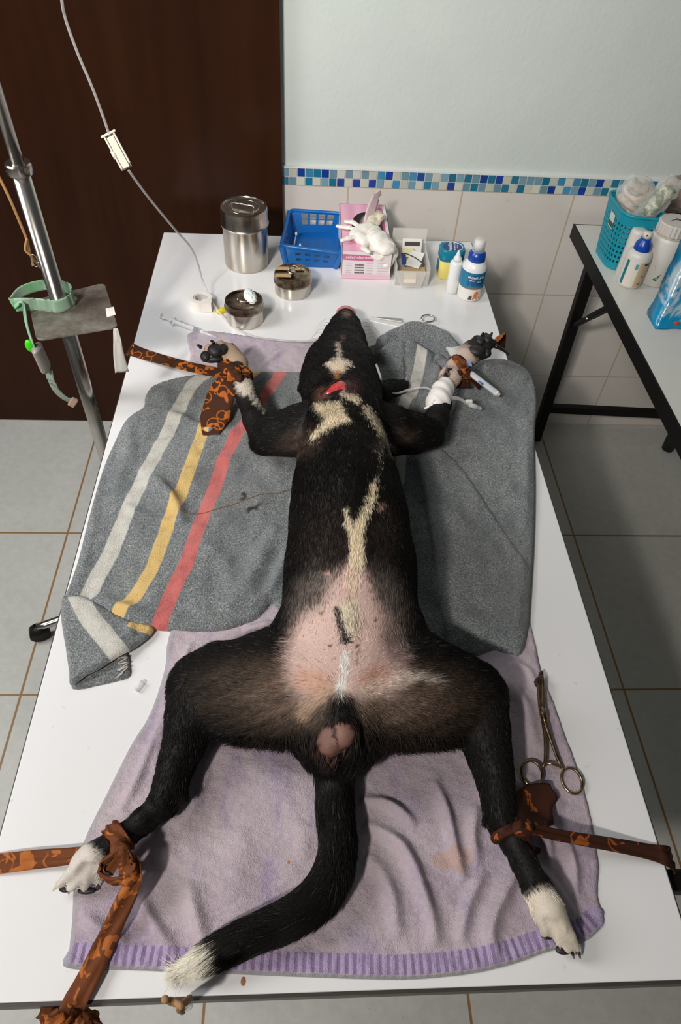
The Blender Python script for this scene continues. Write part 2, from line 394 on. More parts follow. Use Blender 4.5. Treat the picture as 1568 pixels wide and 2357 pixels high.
# cable-end on the floor of the near table: ragged rope below the front edge
# ================================================================= smooth solid builder
def smin(a, b, k):
    h = np.clip(0.5 + 0.5 * (b - a) / k, 0, 1); return b * (1 - h) + a * h - k * h * (1 - h)
def seg_d(X, a, b, ra, rb, ka, kb):
    "distance to a tapered capsule whose z half-size is r/k"
    ab = b - a; L2 = ab @ ab + 1e-12; k0 = (ka + kb) / 2
    t = np.clip(((X - a) @ ab) / L2, 0, 1)
    k = ka + (kb - ka) * t; q = X - a - t[..., None] * ab
    d = np.sqrt(q[..., 0] ** 2 + q[..., 1] ** 2 + (q[..., 2] * k) ** 2)
    return (d - (ra + (rb - ra) * t)) / np.sqrt(np.maximum(k, 1.0))
class Field:
    "a grid of distances to which tapered limbs are added one after another"
    def __init__(s, lo, hi, h):
        s.lo = np.array(lo, float); s.h = h; s.n = np.ceil((np.array(hi) - s.lo) / h).astype(int) + 1
        s.F = np.full(tuple(s.n), 0.05, np.float32)
    def _sub(s, lo, hi):
        i0 = np.clip(np.floor((lo - s.lo) / s.h).astype(int), 0, s.n - 1); i1 = np.clip(np.ceil((hi - s.lo) / s.h).astype(int) + 1, 1, s.n)
        ax = [s.lo[i] + s.h * np.arange(i0[i], i1[i]) for i in range(3)]
        return tuple(slice(i0[i], i1[i]) for i in range(3)), np.stack(np.meshgrid(*ax, indexing='ij'), -1)
    def chain(s, nodes, k=0.015, own=None):
        "nodes: (point, radius, z half-size)"
        m = own if own is not None else k
        for (a, ra, za), (b, rb, zb) in zip(nodes[:-1], nodes[1:]):
            R_ = max(ra, rb) + 0.05; lo = np.minimum(a, b) - R_; hi = np.maximum(a, b) + R_
            sl, X = s._sub(lo, hi); d = seg_d(X, np.array(a), np.array(b), ra, rb, ra / za, rb / zb)
            s.F[sl] = smin(s.F[sl], d.astype(np.float32), m)
    def groove(s, a, b, r, k=0.002):
        lo = np.minimum(a, b) - .03; hi = np.maximum(a, b) + .03; sl, X = s._sub(lo, hi)
        d = seg_d(X, np.array(a), np.array(b), r, r, 1, 1).astype(np.float32); s.F[sl] = -smin(-s.F[sl], d, k)
    def ball(s, c, r, k=0.01, cut=False):
        r = np.ones(3) * r; lo = c - r - 0.04; hi = c + r + 0.04; sl, X = s._sub(lo, hi)
        q = (X - c) / r; l = np.linalg.norm(q, axis=-1) + 1e-9; d = ((l - 1) * r.min()).astype(np.float32)
        s.F[sl] = -smin(-s.F[sl], d, k) if cut else smin(s.F[sl], d, k)
    def mesh(s):
        F = s.F; n = F.shape; ins = F < 0
        c = np.zeros((n[0] - 1, n[1] - 1, n[2] - 1), np.int8)
        for i in (0, 1):
            for j in (0, 1):
                for k in (0, 1): c += ins[i:n[0] - 1 + i, j:n[1] - 1 + j, k:n[2] - 1 + k]
        act = (c > 0) & (c < 8); idx = np.full(act.shape, -1, np.int64); I = np.argwhere(act); idx[act] = np.arange(len(I))
        acc = np.zeros((len(I), 3)); cnt = np.zeros(len(I))
        for ax in range(3):
            o = [0, 1, 2]; o.remove(ax)
            for u in (0, 1):
                for v in (0, 1):
                    a = I.copy(); a[:, o[0]] += u; a[:, o[1]] += v; b = a.copy(); b[:, ax] += 1
                    fa = F[a[:, 0], a[:, 1], a[:, 2]]; fb = F[b[:, 0], b[:, 1], b[:, 2]]; m = (fa < 0) != (fb < 0)
                    t = np.where(m, fa / np.where(fa == fb, 1, fa - fb), 0); p = a + (b - a) * t[:, None]
                    acc[m] += p[m]; cnt[m] += 1
        V = s.lo + acc / cnt[:, None] * s.h; Q = []
        for ax in range(3):
            o = [(1, 2), (2, 0), (0, 1)][ax]
            A = ins.take(range(n[ax] - 1), ax); B = ins.take(range(1, n[ax]), ax); E_ = np.argwhere(A != B)
            E_ = E_[(E_[:, o[0]] > 0) & (E_[:, o[1]] > 0) & (E_[:, o[0]] < n[o[0]] - 1) & (E_[:, o[1]] < n[o[1]] - 1)]
            w_ = []
            for du, dv in ((-1, -1), (0, -1), (0, 0), (-1, 0)):
                e = E_.copy(); e[:, o[0]] += du; e[:, o[1]] += dv; w_.append(idx[e[:, 0], e[:, 1], e[:, 2]])
            q = np.stack(w_, 1); fl = ~ins[E_[:, 0], E_[:, 1], E_[:, 2]]; q[fl] = q[fl][:, ::-1]; Q.append(q)
        Q = np.concatenate(Q); Q = Q[(Q >= 0).all(1)]
        return V, Q
    def grad(s, X):
        "outward direction and value at points (trilinear)"
        def val(Y):
            g = np.clip((Y - s.lo) / s.h, 0, np.array(s.n) - 1.001); i = g.astype(int); f = g - i; out = 0
            for a in (0, 1):
                for b in (0, 1):
                    for c_ in (0, 1):
                        wt = (f[:, 0] if a else 1 - f[:, 0]) * (f[:, 1] if b else 1 - f[:, 1]) * (f[:, 2] if c_ else 1 - f[:, 2])
                        out = out + wt * s.F[np.minimum(i[:, 0] + a, s.n[0] - 1), np.minimum(i[:, 1] + b, s.n[1] - 1), np.minimum(i[:, 2] + c_, s.n[2] - 1)]
            return out
        e = s.h; g = np.stack([val(X + d) - val(X - d) for d in np.eye(3) * e], 1)
        return g / (np.linalg.norm(g, axis=1)[:, None] + 1e-9), val(X)
def smooth_mesh(V, Q, it=2, lam=0.5):
    E_ = np.concatenate([Q[:, [0, 1]], Q[:, [1, 2]], Q[:, [2, 3]], Q[:, [3, 0]]]); E_ = np.concatenate([E_, E_[:, ::-1]])
    for _ in range(it):
        acc = np.zeros_like(V); cnt = np.bincount(E_[:, 0], minlength=len(V)).astype(float)
        for a in range(3): acc[:, a] = np.bincount(E_[:, 0], V[E_[:, 1], a], len(V))
        V = V + lam * (acc / np.maximum(cnt, 1)[:, None] - V)
    return V
def pxd(p, a, b):
    "pixel distance of points p to the segment a-b"
    a, b = np.array(a, float), np.array(b, float); ab = b - a; t = np.clip(((p - a) @ ab) / (ab @ ab + 1e-9), 0, 1)
    return np.linalg.norm(p - a - t[:, None] * ab, axis=1)
def line_mask(p, pts, w0, w1=None, soft=6):
    w1 = w0 if w1 is None else w1; n = len(pts) - 1; m = np.zeros(len(p))
    for i in range(n):
        wv = w0 + (w1 - w0) * (i + 0.5) / n; m = np.maximum(m, 1 - sstep(wv - soft / 2, wv + soft / 2, pxd(p, pts[i], pts[i + 1])))
    return m
# ================================================================= cloths
def inside(pt, poly):
    x, y = pt[:, 0], pt[:, 1]; c = np.zeros(len(pt), bool); n = len(poly)
    for i in range(n):
        x1, y1 = poly[i]; x2, y2 = poly[(i + 1) % n]
        m = ((y1 > y) != (y2 > y)); xx = (x2 - x1) * (y - y1) / ((y2 - y1) if y2 != y1 else 1e-12) + x1; c ^= m & (x < xx)
    return c
def pl_dist(pt, line, closed=False, along=False, signed=False):
    best = np.full(len(pt), 1e9); near = np.zeros((len(pt), 2)); s_ = np.zeros(len(pt)); acc = 0; sg = np.zeros(len(pt))
    L = np.asarray(line, float)[:, :2]; n = len(L)
    for i in range(n if closed else n - 1):
        a, b = L[i], L[(i + 1) % n]; ab = b - a; l = np.hypot(*ab) + 1e-12; t_ = np.clip(((pt - a) @ ab) / l ** 2, 0, 1)
        q = a + t_[:, None] * ab; d = np.hypot(*(pt - q).T); m = d < best; best[m] = d[m]; near[m] = q[m]; s_[m] = acc + t_[m] * l
        sg[m] = np.sign(ab[0] * (pt[m, 1] - a[1]) - ab[1] * (pt[m, 0] - a[0])); acc += l
    if signed: return best * sg
    return (best, near, s_) if along else (best, near)
def cloth_patch(outline, hfun, res=0.003, thick=0.006, zbase=0.0, floor_fun=None):
    "solid soft sheet: outline as (x,y), hfun(pt, edge distance) -> height of its upper face"
    O = np.asarray(outline)[:, :2]; lo = O.min(0) - res; hi = O.max(0) + res
    xs = np.arange(lo[0], hi[0], res); ys = np.arange(lo[1], hi[1], res); G = np.stack(np.meshgrid(xs, ys, indexing='ij'), -1); nx, ny = G.shape[:2]
    ins = inside(G.reshape(-1, 2), O).reshape(nx, ny)
    cell = ins[:-1, :-1] & ins[1:, :-1] & ins[1:, 1:] & ins[:-1, 1:]
    I = np.arange(nx * ny).reshape(nx, ny); Qd = np.stack([I[:-1, :-1], I[1:, :-1], I[1:, 1:], I[:-1, 1:]], -1)[cell]
    E_ = np.concatenate([Qd[:, [0, 1]], Qd[:, [1, 2]], Qd[:, [2, 3]], Qd[:, [3, 0]]]); key = E_[:, 0].astype(np.int64) * (nx * ny) + E_[:, 1]; rev = E_[:, 1].astype(np.int64) * (nx * ny) + E_[:, 0]
    bd = E_[~np.isin(key, rev)]
    used = np.unique(Qd); rm = np.full(nx * ny, -1); rm[used] = np.arange(len(used)); pt = G.reshape(-1, 2)[used].copy(); Qd = rm[Qd]; bd = rm[bd]
    bi = np.unique(bd); _, nr = pl_dist(pt[bi], O, True); pt[bi] = nr
    ed = np.zeros(len(pt)); ed, _ = pl_dist(pt, O, True); ed[bi] = 0
    h = hfun(pt, ed); n = len(pt)
    V = np.concatenate([np.column_stack([pt, TZ + h]), np.column_stack([pt[bi], np.full(len(bi), TZ + zbase) if floor_fun is None else TZ + floor_fun(pt[bi])])])
    bm_ = np.full(n, -1); bm_[bi] = n + np.arange(len(bi))
    side = np.stack([bd[:, 1], bd[:, 0], bm_[bd[:, 0]], bm_[bd[:, 1]]], 1)
    return V, np.concatenate([Qd, side]), ed, n
def px_path(pts, z, n=8, closed=False):
    q = np.array([P(a[0], a[1], z if len(a) < 3 else a[2]) for a in pts]); return cr(q, n, closed) if n > 1 else q
def ridge(pt, pts, width, height, z=0.01, taper=True):
    l = px_path(pts, z, 6); d, _, s_ = pl_dist(pt, l, along=True); L = np.sum(np.hypot(*np.diff(l[:, :2], axis=0).T))
    t_ = s_ / L; tp = np.sin(np.pi * np.clip(t_, .0, 1)) ** 0.5 if taper else 1.0
    return height * np.exp(-(d / width) ** 2) * tp
def edge_round(ed, t_): u = np.clip(ed / t_, 0, 1); return t_ * np.sqrt(1 - (1 - u) ** 2)

# ---- lavender terry towel
tw_out = px_path([(432, 768), (470, 760), (520, 764), (575, 772), (630, 778), (700, 784), (760, 786), (860, 800), (1000, 900), (1150, 1100), (1190, 1300), (1222, 1430), (1238, 1500), (1252, 1558), (1278, 1620),
                  (1302, 1690), (1322, 1740), (1342, 1800), (1364, 1890), (1380, 1985), (1378, 2045), (1380, 2070), (1394, 2115), (1382, 2140), (1345, 2168), (1262, 2190), (1190, 2216), (1100, 2238), (1000, 2250), (900, 2254), (700, 2248), (500, 2240),
                  (300, 2232), (150, 2226), (158, 2180), (165, 2110), (168, 2040), (178, 1975), (205, 1905), (245, 1825), (300, 1715), (345, 1640), (378, 1540), (394, 1445), (480, 1250), (560, 1000), (560, 860), (445, 850), (438, 810)], .004, 6, True)
hem_b = px_path([(150, 2226), (300, 2232), (500, 2240), (700, 2248), (900, 2254), (1000, 2250), (1100, 2238), (1190, 2216), (1262, 2190), (1345, 2168), (1382, 2140)], .004, 6)
hem_t = px_path([(420, 768), (470, 760), (520, 764), (575, 772), (630, 778), (700, 784), (760, 786)], .004, 6)
hem_l = px_path([(150, 2226), (158, 2180), (165, 2110), (168, 2040), (178, 1975), (205, 1905), (245, 1825), (300, 1715), (345, 1640), (378, 1540), (394, 1445)], .004, 6)
tw_folds = [([(1150, 2215), (1130, 2140), (1160, 2060), (1200, 1990)], .008, .012), ([(1000, 1790), (1030, 1870), (1050, 1960), (1070, 2030)], .007, .011), ([(830, 1840), (900, 1850), (960, 1900)], .006, .010),
            ([(840, 1890), (930, 1950), (985, 2080), (1005, 2180)], .008, .012), ([(850, 1960), (900, 2050), (915, 2160)], .009, .009), ([(1190, 1960), (1240, 2000), (1290, 2060), (1330, 2120)], .008, .011),
            ([(1120, 2000), (1080, 2080), (1060, 2170)], .007, .009), ([(1290, 1900), (1320, 1980), (1330, 2060)], .007, .009), ([(1240, 1850), (1262, 1930), (1270, 2000)], .006, .008),
            ([(320, 2060), (350, 2120), (400, 2190)], .007, .010), ([(180, 2090), (230, 2140), (290, 2170)], .008, .009), ([(430, 2030), (455, 2120), (470, 2180)], .009, .009), ([(400, 1500), (380, 1620), (330, 1760), (270, 1870)], .007, .009),
            ([(440, 1470), (400, 1600), (350, 1780)], .006, .007), ([(640, 2000), (700, 1950), (690, 1880)], .015, .004), ([(560, 1900), (540, 2050), (560, 2110)], .02, .005),
            ([(1150, 1540), (1210, 1620), (1230, 1720)], .010, .008), ([(1180, 1520), (1220, 1540), (1250, 1600)], .006, .006), ([(600, 840), (650, 805), (700, 800)], .007, .005), ([(540, 830), (570, 800), (590, 790)], .006, .005),
            ([(560, 1450), (600, 1440), (650, 1430)], .008, .010), ([(1130, 1790), (1190, 1800), (1240, 1790)], .010, .006), ([(1100, 1850), (1090, 1920), (1100, 1990)], .007, .008), ([(480, 1760), (450, 1850), (400, 1900)], .006, .006)]
def tw_h(pt, ed):
    h = .0012 + edge_round(ed, .0035); act = sstep(0, .03, ed)
    for pts, w_, hh in tw_folds: h = h + ridge(pt, pts, w_ * .9, hh * 1.1) * (.25 + .75 * act)
    low = noise3(pt, 7, 21, 3) * .0022; h = h + np.maximum(low, -.0015) * act + noise3(pt, 60, 22, 2) * .0004
    db, _, s_ = pl_dist(pt, hem_b, along=True)
    band = (db < .021) & (db > .003); h = h + np.where(band, .0014 * (np.sin(s_ * 6.283 / .0088 + 1.5 * noise3(pt, 30, 5)) > 0) + .0006 * np.sin(db * 2200), 0)
    return np.maximum(h, .0008)
Vt, Qt, ed_t, nt_ = cloth_patch(tw_out, tw_h, .0026)
xy = Vt[:, :2]; db, _, sb = pl_dist(xy, hem_b, along=True); dt_, _, st_ = pl_dist(xy, hem_t, along=True); dl_, _ = pl_dist(xy, hem_l)
t = NT('terry_towel'); n1 = t.noise(7, 4, 0.6); n2 = t.noise(900, 2); n3 = t.noise(180, 3, .6)
sm_ = t.n('ShaderNodeMapping'); sm_.inputs['Scale'].default_value = (30, 9, 10); t.link(t.pos(), sm_.inputs[0]); n4 = t.noise(1.2, 4, .6, sm_.outputs[0])
c = t.ramp(n1, [(0.32, (0.37, 0.295, 0.365)), (0.62, (0.52, 0.43, 0.46))]); c = t.mix(t.math('MULTIPLY', t.ss(.50, .75, n4), .55), c, (0.30, 0.22, 0.42))
c = t.mix(t.math('MULTIPLY', t.ss(.45, .7, n3), .3), c, (0.62, 0.55, 0.58))
db_ = t.attr('hem'); band = t.math('MULTIPLY', t.ss(.0028, .0042, db_), t.math('SUBTRACT', 1.0, t.ss(.0205, .0225, db_)))
vs = t.attr('hems'); rib = t.math('GREATER_THAN', t.math('SINE', t.math('MULTIPLY', vs, 6.283 / .0088)), -0.2)
c = t.mix(band, c, t.mix(rib, (0.27, 0.19, 0.33), (0.43, 0.34, 0.52)))
gr = t.math('MAXIMUM', t.math('SUBTRACT', 1.0, t.ss(.0022, .0034, db_)), t.math('MULTIPLY', t.math('SUBTRACT', 1.0, t.ss(.003, .009, t.attr('heml'))), .75))
c = t.mix(gr, c, (0.33, 0.32, 0.34)); ht = t.math('SUBTRACT', 1.0, t.ss(.004, .014, t.attr('hemt'))); c = t.mix(t.math('MULTIPLY', ht, t.math('MULTIPLY', n3, 1.1)), c, (0.22, 0.19, 0.23))
stn = t.ss(.775, .80, t.noise(9, 2, .5)); c = t.mix(t.math('MULTIPLY', stn, .5), c, (0.5, 0.28, 0.18))
t.set(col=c, rough=0.95, spec=0.1, sheen=0.35); t.bump(t.math('ADD', n2, t.math('MULTIPLY', n3, 1.2)), 0.8, 0.0016)
build('towel', (Vt, Qt), t.m, label='lavender terry towel with a ribbed purple hem, spread under the dog', cat='towel', attrs={'hem': db, 'hems': sb, 'hemt': dt_, 'heml': dl_})

# ---- grey striped wool blanket
BZ = .010
bl_out = px_path([(352, 884), (400, 868), (440, 861), (500, 856), (560, 852), (640, 852), (700, 852), (760, 830), (830, 800), (862, 790), (872, 772), (905, 752, .02), (940, 746, .03), (985, 748, .03), (1030, 768, .03), (1075, 795, .025), (1110, 815, .02),
                  (1160, 822, .012), (1205, 840), (1228, 868), (1238, 915), (1233, 1000), (1235, 1120), (1232, 1250), (1224, 1390), (1220, 1440), (1204, 1500), (1170, 1501), (1140, 1494), (1100, 1506), (1050, 1504), (1000, 1495), (960, 1500), (850, 1520), (740, 1500),
                  (662, 1452), (652, 1425), (640, 1400), (627, 1384), (610, 1402), (588, 1422), (545, 1438), (500, 1447), (450, 1448), (400, 1446), (350, 1442), (300, 1434), (262, 1421), (250, 1412), (225, 1400), (185, 1392), (142, 1400), (147, 1372), (165, 1325), (180, 1280),
                  (200, 1200), (222, 1120), (240, 1065), (262, 1015), (290, 962), (328, 934), (334, 908)], BZ, 5, True)
bl_r = [([(880, 790), (915, 768, .03), (960, 758, .04), (1010, 770, .04), (1070, 808, .03)], .018, .048), ([(865, 830), (900, 800, .03), (950, 795, .035), (1000, 812, .03)], .015, .036), ([(850, 900), (900, 850), (960, 830)], .018, .012),
        ([(880, 905), (930, 920), (960, 940)], .015, .010), ([(1020, 850), (1080, 850), (1150, 850), (1215, 880)], .022, .012), ([(1030, 900), (1120, 905), (1190, 930)], .016, .007), ([(1000, 800), (1010, 850), (990, 900)], .010, .010),
        ([(330, 940), (420, 960), (500, 1000), (580, 1005)], .010, .006), ([(350, 1100), (400, 1150), (420, 1210)], .009, .010), ([(290, 1165), (350, 1195), (470, 1210)], .008, .005), ([(640, 1210), (600, 1290), (560, 1380)], .016, .013),
        ([(670, 1270), (640, 1330), (610, 1390)], .010, .012), ([(440, 1050), (520, 1060), (600, 1040)], .011, .004), ([(620, 1385), (560, 1390), (500, 1400)], .010, .006), ([(200, 1385), (240, 1390), (300, 1410), (350, 1430)], .012, .012),
        ([(280, 960), (300, 1030), (260, 1130)], .014, .007), ([(460, 1250), (520, 1300), (540, 1400)], .014, .006), ([(970, 1430), (1080, 1440), (1180, 1440)], .02, .005), ([(1210, 900), (1215, 1050), (1210, 1250), (1200, 1400)], .012, .005),
        ([(1000, 1060), (1040, 1160), (1100, 1300)], .03, .004), ([(160, 1370), (190, 1290), (225, 1170)], .008, .005)]
crease = px_path([(985, 1040), (1020, 1040), (1065, 1085), (1100, 1140), (1150, 1215), (1190, 1270), (1228, 1330)], BZ, 5)
crease2 = px_path([(925, 790), (938, 850), (925, 905)], .02, 5)
crease3 = px_path([(868, 800), (900, 778), (940, 782), (1000, 800), (1060, 820), (1120, 845)], .025, 5); crease4 = px_path([(1010, 830), (1035, 870), (1040, 930)], .02, 5)
def bl_h(pt, ed):
    h = .0048 + edge_round(ed, .006); act = sstep(0, .02, ed)
    for pts, w_, hh in bl_r: h = h + ridge(pt, pts, w_, hh) * (.15 + .85 * act)
    sd = pl_dist(pt, crease, signed=True); rt = (pt[:, 0] > P(985, 1040, 0)[0] - .02)
    h = h + np.where(rt, .005 * (1 - sstep(-.002, .003, sd)) * sstep(0, .05, pl_dist(pt, crease)[0] * 0 + .06), 0) * act
    h = h - np.exp(-(pl_dist(pt, crease2)[0] / .004) ** 2) * .008 - np.exp(-(pl_dist(pt, crease3)[0] / .006) ** 2) * .024 - np.exp(-(pl_dist(pt, crease4)[0] / .006) ** 2) * .014
    return np.maximum(h + noise3(pt, 7, 31, 3) * .0045 * act + noise3(pt, 34, 33, 2) * .0007 * act, .004)
Vb, Qb, ed_b, nb_ = cloth_patch(bl_out, bl_h, .0030, zbase=.0006)
# turned-over corner at the lower left: under flap then the upper flap
c1_out = px_path([(170, 1500), (166, 1560), (165, 1583), (190, 1584), (222, 1577), (262, 1568), (298, 1556), (300, 1530), (294, 1500), (260, 1470), (220, 1450), (190, 1460)], .003, 5, True)
c1 = cloth_patch(c1_out, lambda pt, ed: .001 + edge_round(ed, .005) + noise3(pt, 30, 4) * .0004, .0028, zbase=.0004)
c2_out = px_path([(143, 1372, .012), (160, 1368, .014), (200, 1372, .014), (260, 1405, .014), (300, 1426, .012), (352, 1441, .010), (345, 1462, .010), (322, 1480, .012), (297, 1497, .014), (262, 1516, .016), (228, 1540, .014), (196, 1560, .010), (165, 1581, .006), (158, 1545, .012), (150, 1490, .012), (140, 1420, .010)], .012, 5, True)
gapl = px_path([(205, 1550), (240, 1530), (275, 1508)], .014, 5)
c2 = cloth_patch(c2_out, lambda pt, ed: .0085 + edge_round(ed, .0055) + ridge(pt, [(160, 1380), (230, 1440), (290, 1490)], .016, .006) + ridge(pt, [(300, 1440), (305, 1470)], .006, .006) + .006 * np.exp(-(pl_dist(pt, gapl)[0] / .02) ** 2) + noise3(pt, 24, 6) * .0008,
                 .0028, floor_fun=lambda q: .0070 + .006 * np.exp(-(pl_dist(q, gapl)[0] / .02) ** 2))
off = 0; VV = []; QQ = []; lay_id = []
for i, (v_, q_) in enumerate(((Vb, Qb), (c1[0], c1[1]), (c2[0], c2[1]))): VV.append(v_); QQ.append(q_ + off); off += len(v_); lay_id.append(np.full(len(v_), i))
VV = np.concatenate(VV); QQ = np.concatenate(QQ); lay_id = np.concatenate(lay_id)
def stripe(paths, ids): 
    d = np.full(len(VV), 9.0); xy = VV[:, :2]
    for (pth, hw), i_ in zip(paths, ids):
        dd = pl_dist(xy, px_path(pth, BZ, 6))[0] / hw; d = np.where(lay_id == i_, np.minimum(d, dd), d)
    return d
W_ = .0108
sW = stripe([([(480, 862), (452, 878), (425, 915), (402, 960), (372, 1020), (338, 1085), (312, 1140), (285, 1200), (255, 1270), (225, 1325), (205, 1365)], .0122), ([(972, 800, .02), (964, 850, .015), (950, 900), (925, 945), (915, 1000)], .0110), ([(925, 1040), (920, 1110)], .0085),
             ([(178, 1368, .014), (205, 1420, .014), (245, 1470, .014), (285, 1520, .014)], .0135)], [0, 0, 0, 2])
sY = stripe([([(590, 852), (540, 880), (490, 930), (465, 1000), (445, 1060), (420, 1125), (395, 1185), (368, 1260), (345, 1320), (305, 1380), (262, 1425)], W_), ([(310, 1440, .012), (360, 1452, .01)], .009)], [0, 2])
sR = stripe([([(652, 845), (625, 890), (590, 945), (545, 1005), (515, 1060), (490, 1130), (462, 1200), (440, 1270), (425, 1310), (395, 1370), (365, 1445)], .0112)], [0])
t = NT('wool_blanket'); nA = t.noise(1100, 2, .6); nB = t.noise(420, 3, .7); nC = t.noise(9, 4, .6); nD = t.noise(60, 4)
c = t.ramp(t.math('ADD', t.math('MULTIPLY', nA, .5), t.math('MULTIPLY', nB, .5)), [(.36, (0.045, 0.05, 0.053)), (.50, (0.190, 0.210, 0.215)), (.64, (0.56, 0.56, 0.53))])
c = t.mix(t.math('MULTIPLY', t.ss(.4, .7, nC), .35), c, (0.085, 0.105, 0.125)); c = t.mix(t.math('MULTIPLY', t.ss(.5, .75, t.noise(4, 3)), .3), c, (0.13, 0.115, 0.10))
fz = t.math('MULTIPLY', t.math('SUBTRACT', nB, .5), .55)
for at_, col, dk in (('sw', (0.66, 0.635, 0.57), (0.40, 0.36, 0.30)), ('sy', (0.78, 0.53, 0.19), (0.50, 0.30, 0.10)), ('sr', (0.66, 0.165, 0.15), (0.42, 0.07, 0.07))):
    m = t.math('SUBTRACT', 1.0, t.ss(.92, 1.06, t.math('ADD', t.attr(at_), fz)))
    c = t.mix(m, c, t.mix(t.math('MULTIPLY', t.ss(.5, .72, nB), .6), t.mix(t.ss(.45, .75, nD), col, tuple((a + b) / 2 for a, b in zip(col, dk))), tuple(min(1, a * 1.15) for a in col)))
    c = t.mix(t.math('MULTIPLY', m, t.math('MULTIPLY', t.ss(.60, .66, nA), .5)), c, dk)
hole = t.attr('burn'); c = t.mix(hole, c, (0.006, 0.006, 0.006))
t.set(col=c, rough=0.95, spec=0.08, sheen=0.25); t.bump(t.math('ADD', nA, t.math('MULTIPLY', nB, 1.5)), 0.9, 0.0016)
pv = proj(VV); burn = np.maximum(line_mask(pv + noise3(pv, .04, 3)[:, None] * 3, [(555, 1146), (566, 1140)], 5, 5, 4), line_mask(pv + noise3(pv, .04, 3)[:, None] * 3, [(570, 1175), (590, 1168), (600, 1162)], 5, 3, 4))
blanket = thing('blanket', (0.0, .95, TZ), 'rumpled grey wool blanket with white, yellow and red stripes under the dog', 'blanket')
build('wool_sheet', (VV, QQ), t.m, blanket, attrs={'sw': sW, 'sy': sY, 'sr': sR, 'burn': burn * (lay_id == 0)})
# stitched tag at the corner
mb = MB(); tc = P(284, 1534, .0072); zz = [P(x, y, .0072) for x, y in ((272, 1515), (294, 1512), (272, 1528), (296, 1525), (270, 1545), (296, 1533), (268, 1560), (284, 1548))]
mb.tube(cr(zz, 4), .0009, 6); build('edge_stitching', mb, simple('pale_thread', (0.55, 0.50, 0.46), 0.8), blanket, label='loose pale stitching at the corner of the blanket')
# a loose brown thread lying on the blanket
mb = MB(); pth = [(415, 1190), (460, 1190), (500, 1184), (540, 1170), (590, 1155), (640, 1148), (665, 1140)]
q = cr([P(x, y, .0) for x, y in pth], 6)
q[:, 2] = TZ + bl_h(q[:, :2], np.full(len(q), .05)) + .0012
mb.tube(q, .00055, 5); build('loose_thread', mb, simple('brown_thread', (0.24, 0.12, 0.04), 0.8), label='long brown thread lying across the red stripe of the blanket', cat='thread')
# ================================================================= the dog
DB = 0.010                                   # height of the bedding under the dog
def nd(px, py, z, hw, rz=None):
    c = P(px, py, z); r = hw / ppm(c); return (c, r, r if rz is None else rz)
torso = [nd(790, 918, .075, 84, .058), nd(790, 955, .083, 84, .062), nd(790, 985, .088, 92, .068), nd(791, 1060, .096, 97, .082), nd(797, 1130, .100, 114, .087), nd(803, 1200, .100, 127, .086),
         nd(807, 1300, .096, 140, .082), nd(805, 1380, .088, 141, .075), nd(803, 1450, .080, 138, .067), nd(793, 1530, .074, 136, .062),
         nd(781, 1610, .070, 130, .060), nd(777, 1672, .066, 102, .055)]
thighL = [nd(735, 1590, .068, 106, .056), nd(650, 1590, .066, 110, .054), nd(570, 1588, .060, 104, .050), nd(505, 1582, .054, 92, .044), nd(468, 1587, .050, 74, .040)]
shankL = [nd(468, 1592, .050, 70, .040), nd(440, 1655, .045, 52, .034), nd(424, 1712, .041, 41, .029), nd(405, 1762, .036, 34, .024), nd(392, 1810, .032, 31, .021), nd(376, 1848, .030, 31, .021)]
metaL = [nd(378, 1846, .030, 29, .020), nd(330, 1890, .030, 25, .017), nd(290, 1922, .031, 24, .016), nd(255, 1950, .033, 26, .017), nd(215, 1975, .035, 33, .018), nd(194, 1990, .034, 33, .015)]
thighR = [nd(840, 1592, .068, 106, .056), nd(920, 1600, .066, 108, .054), nd(1000, 1602, .060, 100, .050), nd(1055, 1602, .054, 88, .044), nd(1083, 1608, .050, 76, .040)]
shankR = [nd(1085, 1612, .050, 72, .040), nd(1112, 1680, .045, 54, .034), nd(1127, 1740, .041, 43, .029), nd(1140, 1795, .036, 35, .024), nd(1148, 1850, .032, 30, .021), nd(1153, 1893, .030, 30, .021)]
metaR = [nd(1155, 1890, .030, 29, .020), nd(1180, 1935, .030, 27, .017), nd(1206, 1985, .031, 27, .016), nd(1235, 2043, .033, 30, .017), nd(1262, 2095, .034, 35, .018), nd(1277, 2125, .032, 34, .015)]
tq_ = cr([(772, 1725, .045, 42, .028), (770, 1790, .030, 38, .022), (772, 1860, .027, 36, .020), (777, 1930, .026, 35, .020), (768, 1995, .026, 37, .020), (738, 2055, .026, 38, .020), (686, 2100, .026, 36, .019),
        (620, 2134, .024, 33, .018), (555, 2164, .023, 29, .016), (500, 2192, .021, 24, .013), (455, 2214, .018, 14, .009), (425, 2228, .015, 6, .004)], 3)
tail = [nd(*q) for q in tq_]
armL = [nd(752, 985, .088, 54, .048), nd(690, 993, .078, 52, .042), nd(645, 1000, .066, 46, .034), nd(611, 1014, .054, 34, .027)]
foreL = [nd(608, 1012, .052, 32, .026), nd(590, 965, .052, 29, .022), nd(572, 920, .055, 25, .018), nd(558, 885, .058, 21, .015), nd(552, 862, .062, 20, .014), nd(544, 836, .068, 25, .017), nd(524, 816, .074, 30, .020)]
armR = [nd(842, 985, .088, 54, .048), nd(900, 993, .078, 48, .042), nd(950, 998, .066, 41, .034), nd(985, 999, .054, 35, .027)]
foreR = [nd(990, 998, .052, 33, .026), nd(1004, 965, .050, 27, .022), nd(1014, 930, .052, 24, .018), nd(1022, 902, .055, 21, .015), nd(1036, 868, .058, 24, .016), nd(1050, 843, .060, 20, .014), nd(1072, 822, .062, 26, .017), nd(1092, 806, .066, 30, .018)]
